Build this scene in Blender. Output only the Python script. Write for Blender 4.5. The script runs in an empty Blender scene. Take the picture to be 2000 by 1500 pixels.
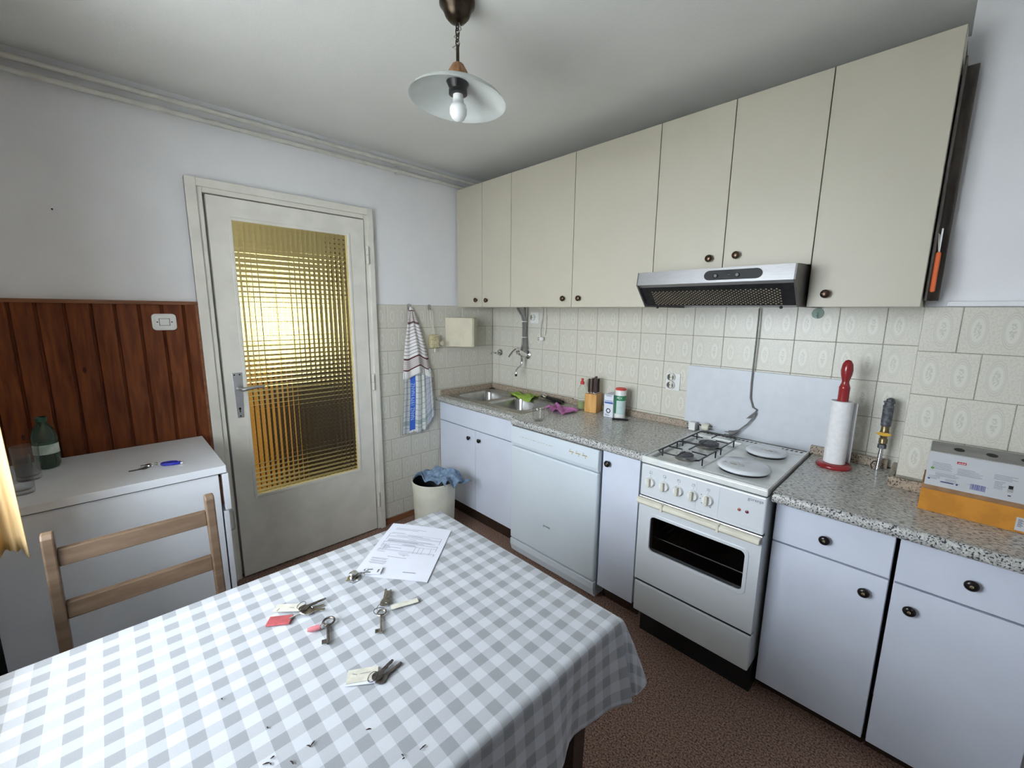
import bpy, bmesh, math, random
from mathutils import Vector, Matrix, noise
random.seed(7)
PI = math.pi
scn = bpy.context.scene
COL = scn.collection
R = math.radians

# ---------------------------------------------------------------- camera
cam_d = bpy.data.cameras.new('camera'); cam = bpy.data.objects.new('camera', cam_d); COL.objects.link(cam)
cam_d.sensor_fit = 'HORIZONTAL'; cam_d.sensor_width = 36.0; cam_d.lens = 823.3/2000*36; cam_d.clip_start = .02
CY, CP, CR = R(45.922), R(-9.707), R(.627)
fw = Vector((-math.sin(CY)*math.cos(CP), math.cos(CY)*math.cos(CP), math.sin(CP)))
rt = Vector((math.cos(CY), math.sin(CY), 0)); up = rt.cross(fw)
rt, up = rt*math.cos(CR)+up*math.sin(CR), -rt*math.sin(CR)+up*math.cos(CR)
mw = Matrix((rt, up, -fw)).transposed().to_4x4(); mw.translation = (2.582, -2.276, 1.484)
cam.matrix_world = mw
scn.camera = cam

# ---------------------------------------------------------------- world, lights, exposure
w = bpy.data.worlds.new('sky'); scn.world = w; w.use_nodes = True
bg = w.node_tree.nodes['Background']; bg.inputs[0].default_value = (.885, .93, 1.0, 1); bg.inputs[1].default_value = 20.0
vs = scn.view_settings
vs.view_transform = 'Standard'; vs.look = 'None'; vs.gamma = 1.0; vs.use_curve_mapping = False; vs.exposure = 0.0
def area(name, loc, rot, sx, sy, energy, col):
    l = bpy.data.lights.new(name, 'AREA'); l.shape = 'RECTANGLE'; l.size = sx; l.size_y = sy; l.energy = energy; l.color = col
    o = bpy.data.objects.new(name, l); COL.objects.link(o); o.location = loc; o.rotation_euler = rot
    return o
kw_ = area('kitchen_window_portal', (1.425, -2.68, 1.52), (R(90), 0, 0), 1.09, 1.18, 1, (1, 1, 1)); kw_.data.cycles.is_portal = True   # samples the sky seen through the window
area('hall_fill_light', (-.75, -2.74, 1.30), (R(90), 0, 0), .90, 1.50, 17, (1, .95, .86))  # added fill lamp that brightens the hall behind the door glass

# ---------------------------------------------------------------- materials
MATS = {}
def nd(nt, t, x=0, **kw):
    n = nt.nodes.new(t)
    for k, v in kw.items(): setattr(n, k, v)
    return n
def mat(name, col, rough=.5, metal=0., var=0., vscale=20., bump=0., bscale=200., trans=0., ior=1.45, coat=0., stretch=None, spec=None, col2=None, v2=(.4, .6), detail=4., sub=0.):
    """Principled material with a procedural noise colour variation and a fine bump."""
    if name in MATS: return MATS[name]
    m = bpy.data.materials.new(name); m.use_nodes = True; nt = m.node_tree
    b = nt.nodes['Principled BSDF']; b.inputs['Roughness'].default_value = rough; b.inputs['Metallic'].default_value = metal
    b.inputs['Transmission Weight'].default_value = trans; b.inputs['IOR'].default_value = ior; b.inputs['Coat Weight'].default_value = coat
    if spec is not None: b.inputs['Specular IOR Level'].default_value = spec
    b.inputs['Base Color'].default_value = (*col, 1)
    tc = nd(nt, 'ShaderNodeTexCoord'); mp = nd(nt, 'ShaderNodeMapping')
    nt.links.new(tc.outputs['Object'], mp.inputs[0])
    if stretch: mp.inputs['Scale'].default_value = stretch
    if var or col2:
        n = nd(nt, 'ShaderNodeTexNoise'); n.inputs['Scale'].default_value = vscale; n.inputs['Detail'].default_value = detail
        nt.links.new(mp.outputs[0], n.inputs['Vector'])
        cr = nd(nt, 'ShaderNodeValToRGB'); e = cr.color_ramp.elements
        e[0].position, e[1].position = v2
        if col2: e[0].color = (*col, 1); e[1].color = (*col2, 1)
        else:
            e[0].color = (*[c*(1-var) for c in col], 1); e[1].color = (*[min(1, c*(1+var)) for c in col], 1)
        nt.links.new(n.outputs['Fac'], cr.inputs[0]); nt.links.new(cr.outputs[0], b.inputs['Base Color'])
    if bump:
        n2 = nd(nt, 'ShaderNodeTexNoise'); n2.inputs['Scale'].default_value = bscale; n2.inputs['Detail'].default_value = 3
        bp = nd(nt, 'ShaderNodeBump'); bp.inputs['Strength'].default_value = bump; bp.inputs['Distance'].default_value = .002
        nt.links.new(mp.outputs[0], n2.inputs['Vector']); nt.links.new(n2.outputs['Fac'], bp.inputs['Height']); nt.links.new(bp.outputs[0], b.inputs['Normal'])
    MATS[name] = m
    return m
def mth(nt, op, a, b=None, c=None):
    n = nt.nodes.new('ShaderNodeMath'); n.operation = op
    for i, v in enumerate((a, b, c)):
        if v is None: continue
        if isinstance(v, (int, float)): n.inputs[i].default_value = v
        else: nt.links.new(v, n.inputs[i])
    return n.outputs[0]
def mixc(nt, fac, a, b):
    n = nt.nodes.new('ShaderNodeMix'); n.data_type = 'RGBA'
    for i, v in ((0, fac), (6, a), (7, b)):
        if isinstance(v, (int, float)): n.inputs[i].default_value = v
        elif isinstance(v, tuple): n.inputs[i].default_value = (*v, 1)
        else: nt.links.new(v, n.inputs[i])
    return n.outputs[2]
def newmat(name, rough=.5):
    m = bpy.data.materials.new(name); m.use_nodes = True; nt = m.node_tree; b = nt.nodes['Principled BSDF']
    b.inputs['Roughness'].default_value = rough; MATS[name] = m
    return m, nt, b

wall_paint = mat('wall_paint', (.80, .80, .82), .85, var=.012, vscale=6, bump=.25, bscale=160)
ceil_paint = mat('ceiling_paint', (.78, .78, .76), .9, var=.01, vscale=5, bump=.25, bscale=140)
door_paint = mat('door_paint', (.75, .73, .665), .42, var=.04, vscale=9, bump=.05, bscale=90)
pipe_paint = mat('pipe_paint', (.62, .61, .56), .45, var=.05, vscale=20)
cream = mat('cream_laminate', (.535, .50, .41), .42, var=.01, vscale=5, bump=.10, bscale=420)
white_lam = mat('white_laminate', (.68, .725, .84), .38, var=.02, vscale=5, bump=.05, bscale=300)
white_lam2 = mat('white_laminate_plain', (.76, .79, .85), .35, var=.02, vscale=6, bump=.04, bscale=300)
enamel = mat('white_enamel', (.68, .71, .75), .2, coat=.3, var=.01, vscale=5)
dw_white = mat('dishwasher_white', (.65, .72, .78), .33, var=.01, vscale=4)
enamel_top = mat('hob_enamel', (.72, .74, .73), .15, coat=.4, var=.05, vscale=18)
ivory = mat('ivory_plastic', (.70, .67, .56), .4, var=.03, vscale=20)
knob_m = mat('antique_brass', (.10, .065, .045), .28, metal=.85, var=.3, vscale=60)
knob_dark = mat('dark_knob', (.018, .014, .014), .2, metal=.3, var=.2, vscale=60)
brass = mat('brass_stud', (.75, .62, .38), .2, metal=1., var=.05)
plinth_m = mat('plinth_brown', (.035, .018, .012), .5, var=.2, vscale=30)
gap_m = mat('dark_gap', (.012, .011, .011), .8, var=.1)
steel = mat('brushed_steel', (.55, .55, .57), .3, metal=1., var=.06, vscale=30, stretch=(1, 30, 30), bump=.04, bscale=80)
sink_m = mat('sink_steel', (.50, .50, .50), .24, metal=1., var=.08, vscale=25, bump=.03, bscale=120)
sink_rim = mat('sink_rim_steel', (.42, .39, .34), .35, metal=1., var=.08, vscale=25)
chrome = mat('chrome', (.72, .72, .73), .08, metal=1., var=.03)
black_pl = mat('black_plastic', (.015, .015, .016), .35, var=.2, vscale=40)
black_en = mat('black_wire', (.02, .02, .022), .3, metal=.3, var=.2, vscale=50)
grey_cable = mat('grey_cable', (.19, .185, .18), .5, var=.1, vscale=60)
white_cable = mat('white_cable', (.72, .71, .66), .5, var=.05, vscale=60)
white_pl = mat('white_plastic', (.78, .78, .76), .35, var=.02)
beige_pl = mat('beige_plastic', (.60, .55, .41), .5, var=.05, vscale=14)
red_wood = mat('red_lacquer', (.30, .022, .025), .25, coat=.4, var=.12, vscale=18)
red_pl = mat('red_plastic', (.62, .06, .05), .35, var=.06)
paper = mat('kitchen_paper', (.82, .82, .83), .9, var=.03, vscale=60, bump=.5, bscale=220)
doc_paper = mat('document_paper', (.68, .70, .79), .7, var=.01)
ink = mat('ink_grey', (.16, .16, .19), .8, var=.1)
ink_faint = mat('ink_faint', (.27, .28, .33), .8, var=.1)
tag_paper = mat('tag_card', (.62, .60, .52), .8, var=.08, vscale=60)
key_metal = mat('key_metal', (.36, .33, .28), .32, metal=1., var=.2, vscale=80)
key_dark = mat('key_metal_dark', (.16, .14, .13), .4, metal=.9, var=.3, vscale=80)
glass_m0 = mat('clear_glass', (.99, .995, .995), .02, trans=1., ior=1.18, var=.003)
green_glass = mat('green_bottle', (.22, .42, .33), .05, trans=.9, ior=1.4, var=.05)
lamp_glass = mat('lamp_glass', (.80, .84, .82), .25, trans=.25, var=.03, vscale=15)
bulb_m = mat('bulb_white', (.85, .86, .86), .2, coat=.3, var=.01)
bronze = mat('bronze_metal', (.06, .045, .032), .3, metal=.9, var=.2, vscale=40)
lamp_wood = mat('lamp_wood', (.24, .11, .05), .5, col2=(.38, .19, .09), vscale=25, stretch=(3, 3, .5))
chair_wood = mat('chair_wood', (.125, .078, .048), .5, col2=(.20, .135, .09), vscale=14, stretch=(3, .6, 3), v2=(.3, .7), bump=.05)
block_wood = mat('knife_block_wood', (.55, .27, .07), .4, col2=(.72, .40, .13), vscale=16, stretch=(4, 4, .5), v2=(.35, .65))
handle_wood = mat('knife_handle_wood', (.05, .025, .02), .4, var=.3, vscale=40, stretch=(4, 4, 1))
blue_pl = mat('blue_plastic', (.02, .03, .42), .35, var=.08)
green_cloth_m = mat('green_cloth', (.30, .44, .07), .9, var=.12, vscale=60, bump=.4, bscale=500)
pink_cloth_m = mat('pink_cloth', (.52, .18, .42), .9, var=.12, vscale=60, bump=.4, bscale=500)
blue_rag_m = mat('blue_rag', (.20, .29, .42), .95, var=.22, vscale=45, bump=.5, bscale=400)
bin_m = mat('bin_plastic', (.70, .70, .60), .45, var=.06, vscale=9)
bag_m = mat('black_bag', (.012, .013, .015), .3, var=.3, bump=.5, bscale=40)
orange_pl = mat('orange_plastic', (.75, .13, .02), .4, var=.06)
galv = mat('galvanised_iron', (.13, .135, .15), .6, metal=.5, var=.3, vscale=90, bump=.3, bscale=150)
old_brass = mat('old_brass', (.28, .22, .12), .35, metal=.9, var=.25, vscale=60)
yellow_p = mat('yellow_lever', (.70, .40, .03), .45, var=.1)
brown_wood = mat('dark_brown_board', (.12, .10, .085), .6, var=.25, vscale=20, stretch=(3, 3, .4))
loofah = mat('straw_scrubber', (.56, .48, .27), .95, var=.2, vscale=90, bump=.8, bscale=160)
string_m = mat('white_string', (.75, .73, .65), .9, var=.05)
alu = mat('satin_aluminium', (.52, .52, .53), .38, metal=.9, var=.04, vscale=30)
pale_green = mat('pale_green_plastic', (.50, .64, .58), .25, trans=.3, var=.05)
crumb_m = mat('tobacco_brown', (.05, .03, .03), .9, var=.3, vscale=90)
plaster_tag = mat('clear_tag_plastic', (.80, .82, .88), .15, trans=.15, var=.02)
detergent = mat('pale_green_detergent', (.62, .70, .34), .1, trans=.35, var=.04)
bottle_clear = mat('clear_bottle_plastic', (.90, .93, .88), .06, trans=.97, ior=1.12, var=.02)
carton_orange = mat('orange_cardboard', (.56, .235, .03), .8, var=.10, vscale=22, bump=.1)
carton_brown = mat('brown_cardboard', (.30, .17, .09), .85, var=.12, vscale=25)
carton_white = mat('white_card', (.53, .54, .56), .6, var=.02, vscale=12)
carton_top = mat('grey_card', (.36, .35, .33), .8, var=.10, vscale=14)
hall_wall_m = mat('hall_wall_paint', (.62, .60, .50), .9, var=.03)
hall_gold = mat('golden_wood', (.62, .33, .08), .5, col2=(.72, .42, .13), vscale=8, stretch=(3, 3, .4))
hall_dark = mat('dark_wood', (.05, .03, .02), .5, var=.2, vscale=8)
hall_floor_m = mat('hall_floor_tile', (.52, .50, .38), .5, var=.08, vscale=40)
outlet_dark = mat('outlet_dark', (.10, .095, .085), .5, var=.2)
seal_m = mat('brown_sealant', (.20, .14, .09), .8, var=.3, vscale=40)

def make_tile():
    m, nt, b = newmat('oval_pattern_tile', .33)
    tc = nd(nt, 'ShaderNodeTexCoord'); sp = nd(nt, 'ShaderNodeSeparateXYZ'); nt.links.new(tc.outputs['Object'], sp.inputs[0])
    X, Z = sp.outputs['X'], sp.outputs['Z']
    px = mth(nt, 'SUBTRACT', mth(nt, 'ABSOLUTE', X), .0375)
    def rr(a, c): return mth(nt, 'SQRT', mth(nt, 'ADD', mth(nt, 'POWER', mth(nt, 'DIVIDE', px, a), 2.), mth(nt, 'POWER', mth(nt, 'DIVIDE', Z, c), 2.)))
    d = rr(.0225, .058)
    n = nd(nt, 'ShaderNodeTexNoise'); n.inputs['Scale'].default_value = 170; n.inputs['Detail'].default_value = 3; nt.links.new(tc.outputs['Object'], n.inputs['Vector'])
    def ring(c, wd): return mth(nt, 'SUBTRACT', 1., mth(nt, 'MINIMUM', 1., mth(nt, 'DIVIDE', mth(nt, 'ABSOLUTE', mth(nt, 'SUBTRACT', d, c)), wd)))
    lines = mth(nt, 'MAXIMUM', ring(.98, .05), mth(nt, 'MAXIMUM', ring(.84, .05), mth(nt, 'MULTIPLY', ring(.70, .04), .8)))
    motif = mth(nt, 'MULTIPLY', mth(nt, 'LESS_THAN', rr(.008, .026), mth(nt, 'ADD', .35, mth(nt, 'MULTIPLY', n.outputs['Fac'], 1.2))), mth(nt, 'GREATER_THAN', n.outputs['Fac'], .48))
    outside = mth(nt, 'GREATER_THAN', d, 1.02)
    mott = mth(nt, 'MULTIPLY', outside, mth(nt, 'GREATER_THAN', n.outputs['Fac'], .53))
    inner = mth(nt, 'LESS_THAN', d, .70)
    base = mixc(nt, inner, (.66, .64, .565), (.69, .675, .605))
    c = mixc(nt, mth(nt, 'MULTIPLY', mott, .35), base, (.50, .47, .37))
    c = mixc(nt, mth(nt, 'MULTIPLY', lines, .45), c, (.40, .375, .30))
    c = mixc(nt, mth(nt, 'MULTIPLY', motif, .45), c, (.42, .40, .32))
    nt.links.new(c, b.inputs['Base Color'])
    bp = nd(nt, 'ShaderNodeBump'); bp.inputs['Strength'].default_value = .12; bp.inputs['Distance'].default_value = .0008
    nt.links.new(mth(nt, 'ADD', lines, mott), bp.inputs['Height']); nt.links.new(bp.outputs[0], b.inputs['Normal'])
    return m
tile_m = make_tile()
grout = mat('grout', (.30, .28, .24), .9, var=.15, vscale=30)

def make_granite(name, base, mid, dark, scale, stretch, d0=.60, rough=.32):
    m, nt, b = newmat(name, rough)
    tc = nd(nt, 'ShaderNodeTexCoord'); mp = nd(nt, 'ShaderNodeMapping'); nt.links.new(tc.outputs['Object'], mp.inputs[0]); mp.inputs['Scale'].default_value = stretch
    n1 = nd(nt, 'ShaderNodeTexNoise'); n1.inputs['Scale'].default_value = scale; n1.inputs['Detail'].default_value = 6; n1.inputs['Roughness'].default_value = .7
    n2 = nd(nt, 'ShaderNodeTexNoise'); n2.inputs['Scale'].default_value = scale*2.3; n2.inputs['Detail'].default_value = 4
    nt.links.new(mp.outputs[0], n1.inputs['Vector']); nt.links.new(mp.outputs[0], n2.inputs['Vector'])
    r1 = nd(nt, 'ShaderNodeValToRGB'); e = r1.color_ramp.elements; e[0].position = .40; e[1].position = .58; e[0].color = (*base, 1); e[1].color = (*mid, 1)
    nt.links.new(n1.outputs['Fac'], r1.inputs[0])
    r2 = nd(nt, 'ShaderNodeValToRGB'); e = r2.color_ramp.elements; e[0].position = d0; e[1].position = d0+.05; e[0].color = (0, 0, 0, 1); e[1].color = (1, 1, 1, 1)
    nt.links.new(n2.outputs['Fac'], r2.inputs[0])
    nt.links.new(mixc(nt, r2.outputs[0], r1.outputs[0], dark), b.inputs['Base Color'])
    return m
top_m = make_granite('worktop_stone', (.66, .65, .61), (.50, .49, .46), (.15, .145, .14), 34, (1.0, 2.6, 2.6), .53, .26)
edge_m = make_granite('worktop_edge_stone', (.62, .62, .60), (.42, .42, .41), (.04, .04, .04), 78, (1, 1, 1), .535, .4)
upst_m = make_granite('upstand_stone', (.46, .38, .29), (.33, .26, .20), (.06, .045, .04), 75, (1, 1, 1), .56, .4)

def make_floor():
    m, nt, b = newmat('brown_flecked_carpet', .95)
    tc = nd(nt, 'ShaderNodeTexCoord')
    n1 = nd(nt, 'ShaderNodeTexNoise'); n1.inputs['Scale'].default_value = 165; n1.inputs['Detail'].default_value = 6; n1.inputs['Roughness'].default_value = .65
    n2 = nd(nt, 'ShaderNodeTexNoise'); n2.inputs['Scale'].default_value = 420
    for n in (n1, n2): nt.links.new(tc.outputs['Object'], n.inputs['Vector'])
    r1 = nd(nt, 'ShaderNodeValToRGB'); e = r1.color_ramp.elements; e[0].position = .38; e[1].position = .62; e[0].color = (.085, .043, .032, 1); e[1].color = (.50, .325, .255, 1)
    nt.links.new(n1.outputs['Fac'], r1.inputs[0]); nt.links.new(r1.outputs[0], b.inputs['Base Color'])
    bp = nd(nt, 'ShaderNodeBump'); bp.inputs['Strength'].default_value = .6; bp.inputs['Distance'].default_value = .003
    nt.links.new(n2.outputs['Fac'], bp.inputs['Height']); nt.links.new(bp.outputs[0], b.inputs['Normal'])
    b.inputs['Specular IOR Level'].default_value = .15
    return m
floor_m = make_floor()

def make_plank():
    m, nt, b = newmat('stained_pine', .55)
    tc = nd(nt, 'ShaderNodeTexCoord'); oi = nd(nt, 'ShaderNodeObjectInfo')
    mp = nd(nt, 'ShaderNodeMapping'); mp.inputs['Scale'].default_value = (6, 6, .7)
    va = nd(nt, 'ShaderNodeVectorMath'); va.operation = 'ADD'
    nt.links.new(tc.outputs['Object'], va.inputs[0]); nt.links.new(mth(nt, 'MULTIPLY', oi.outputs['Random'], 30.), va.inputs[1]); nt.links.new(va.outputs[0], mp.inputs[0])
    n = nd(nt, 'ShaderNodeTexNoise'); n.inputs['Scale'].default_value = 9; n.inputs['Detail'].default_value = 6; n.inputs['Distortion'].default_value = .4
    nt.links.new(mp.outputs[0], n.inputs['Vector'])
    r1 = nd(nt, 'ShaderNodeValToRGB'); e = r1.color_ramp.elements; e[0].position = .3; e[1].position = .72; e[0].color = (.095, .023, .007, 1); e[1].color = (.23, .063, .017, 1)
    nt.links.new(n.outputs['Fac'], r1.inputs[0])
    b.inputs['Specular IOR Level'].default_value = .25
    v = nd(nt, 'ShaderNodeTexVoronoi'); v.inputs['Scale'].default_value = 9; mp2 = nd(nt, 'ShaderNodeMapping'); mp2.inputs['Scale'].default_value = (1, 1, .45); nt.links.new(va.outputs[0], mp2.inputs[0]); nt.links.new(mp2.outputs[0], v.inputs['Vector'])
    knot = mth(nt, 'LESS_THAN', v.outputs['Distance'], .07)
    nt.links.new(mixc(nt, knot, r1.outputs[0], (.05, .015, .008)), b.inputs['Base Color'])
    return m
plank_m = make_plank()
rail_m = mat('rail_wood', (.20, .075, .032), .4, col2=(.27, .11, .05), vscale=8, stretch=(5, .5, 5))

def make_gingham():
    m, nt, b = newmat('grey_gingham_oilcloth', .42)
    uv = nd(nt, 'ShaderNodeUVMap'); sp = nd(nt, 'ShaderNodeSeparateXYZ'); nt.links.new(uv.outputs[0], sp.inputs[0])
    P = .0507
    def stripe(s, ph):
        f = mth(nt, 'FRACT', mth(nt, 'ADD', mth(nt, 'DIVIDE', mth(nt, 'SUBTRACT', s, ph), P), .25))
        return mth(nt, 'LESS_THAN', f, .5)
    t = mth(nt, 'ADD', stripe(sp.outputs['X'], 1.780), stripe(sp.outputs['Y'], -1.982))
    tc = nd(nt, 'ShaderNodeTexCoord')
    n = nd(nt, 'ShaderNodeTexNoise'); n.inputs['Scale'].default_value = 700; nt.links.new(tc.outputs['Object'], n.inputs['Vector'])
    cr = nd(nt, 'ShaderNodeValToRGB'); cr.color_ramp.interpolation = 'CONSTANT'; e = cr.color_ramp.elements
    e[0].position = 0; e[0].color = (.595, .62, .675, 1); e[1].position = .3; e[1].color = (.475, .495, .54, 1); x = e.new(.7); x.color = (.32, .335, .365, 1)
    nt.links.new(mth(nt, 'DIVIDE', t, 2.), cr.inputs[0])
    h = nd(nt, 'ShaderNodeHueSaturation'); nt.links.new(cr.outputs[0], h.inputs['Color']); nt.links.new(mth(nt, 'ADD', .88, mth(nt, 'MULTIPLY', n.outputs['Fac'], .24)), h.inputs['Value'])
    nt.links.new(h.outputs[0], b.inputs['Base Color'])
    return m
gingham = make_gingham()

def make_relief_glass():
    m, nt, b = newmat('yellow_relief_glass', .03)
    b.inputs['Transmission Weight'].default_value = 1.; b.inputs['IOR'].default_value = 1.5; b.inputs['Base Color'].default_value = (.93, .80, .36, 1)
    tc = nd(nt, 'ShaderNodeTexCoord'); n = nd(nt, 'ShaderNodeTexNoise'); n.inputs['Scale'].default_value = 25; nt.links.new(tc.outputs['Object'], n.inputs['Vector'])
    nt.links.new(mixc(nt, n.outputs['Fac'], (.965, .885, .53), (.945, .85, .47)), b.inputs['Base Color'])
    return m
relief_glass = make_relief_glass()

def make_curtain():
    m, nt, b = newmat('golden_curtain', .8)
    tc = nd(nt, 'ShaderNodeTexCoord'); n = nd(nt, 'ShaderNodeTexNoise'); n.inputs['Scale'].default_value = 14; n.inputs['Detail'].default_value = 5; nt.links.new(tc.outputs['Object'], n.inputs['Vector'])
    c = mixc(nt, n.outputs['Fac'], (.88, .66, .33), (.94, .80, .52)); nt.links.new(c, b.inputs['Base Color'])
    tr = nd(nt, 'ShaderNodeBsdfTranslucent'); nt.links.new(c, tr.inputs[0])
    mx = nd(nt, 'ShaderNodeMixShader'); mx.inputs[0].default_value = .5
    out = nt.nodes['Material Output']; nt.links.new(b.outputs[0], mx.inputs[1]); nt.links.new(tr.outputs[0], mx.inputs[2]); nt.links.new(mx.outputs[0], out.inputs[0])
    return m
curtain_m = make_curtain()

def make_window_glass(name='window_glass', tint=(.95, .97, .97), rg=.02):
    m, nt, b = newmat(name, .02)
    tr = nd(nt, 'ShaderNodeBsdfTransparent'); tr.inputs[0].default_value = (*tint, 1)
    gl = nd(nt, 'ShaderNodeBsdfGlossy'); gl.inputs['Roughness'].default_value = rg
    lw_ = nd(nt, 'ShaderNodeLayerWeight'); fc_ = mth(nt, 'ADD', .035, mth(nt, 'MULTIPLY', mth(nt, 'POWER', lw_.outputs['Facing'], 4.), .7))
    mx = nd(nt, 'ShaderNodeMixShader'); nt.links.new(fc_, mx.inputs[0]); nt.links.new(tr.outputs[0], mx.inputs[1]); nt.links.new(gl.outputs[0], mx.inputs[2])
    nt.links.new(mx.outputs[0], nt.nodes['Material Output'].inputs[0]); return m
window_glass = make_window_glass()
glass_m = make_window_glass('drinking_glass', (.965, .97, .97), .08)
def make_frosted():
    m, nt, b = newmat('frosted_glass', .5)
    tr = nd(nt, 'ShaderNodeBsdfTranslucent'); tr.inputs[0].default_value = (.60, .58, .47, 1)
    nt.links.new(tr.outputs[0], nt.nodes['Material Output'].inputs[0]); return m
frosted = make_frosted()
def uvmat(name, build, rough=.9):
    m, nt, b = newmat(name, rough)
    uv = nd(nt, 'ShaderNodeUVMap'); sp = nd(nt, 'ShaderNodeSeparateXYZ'); nt.links.new(uv.outputs[0], sp.inputs[0])
    nt.links.new(build(nt, sp.outputs['X'], sp.outputs['Y']), b.inputs['Base Color'])
    return m
def between(nt, s, a, c): return mth(nt, 'MULTIPLY', mth(nt, 'GREATER_THAN', s, a), mth(nt, 'LESS_THAN', s, c))
def lines_(nt, s, n, wd): return mth(nt, 'LESS_THAN', mth(nt, 'FRACT', mth(nt, 'MULTIPLY', s, n)), wd)
def tw1(nt, U, V):
    c = mixc(nt, mth(nt, 'MULTIPLY', between(nt, V, .22, .74), lines_(nt, V, 21., .16)), (.80, .78, .77), (.13, .10, .11))
    for a, e in ((.05, .22), (.72, .88)):
        c = mixc(nt, mth(nt, 'MULTIPLY', between(nt, V, a, e), lines_(nt, V, 68., .38)), c, (.22, .10, .10))
    for a, e in ((.05, .065), (.215, .235), (.715, .735), (.872, .89)):
        c = mixc(nt, between(nt, V, a, e), c, (.10, .03, .035))
    return c
towel_stripe = uvmat('striped_towel_cloth', tw1)
def tw2(nt, U, V):
    c = mixc(nt, mth(nt, 'MAXIMUM', lines_(nt, U, 9., .07), lines_(nt, V, 11., .05)), (.76, .78, .76), (.07, .14, .20))
    c = mixc(nt, mth(nt, 'MULTIPLY', between(nt, V, .80, .87), lines_(nt, V, 55., .4)), c, (.05, .22, .20))
    c = mixc(nt, mth(nt, 'MULTIPLY', between(nt, U, .80, .90), lines_(nt, U, 60., .45)), c, (.03, .05, .25))
    c = mixc(nt, mth(nt, 'MULTIPLY', between(nt, U, .24, .37), mth(nt, 'LESS_THAN', V, .955)), c, (.04, .13, .55))
    return c
towel_check = uvmat('checked_towel_cloth', tw2)

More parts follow.
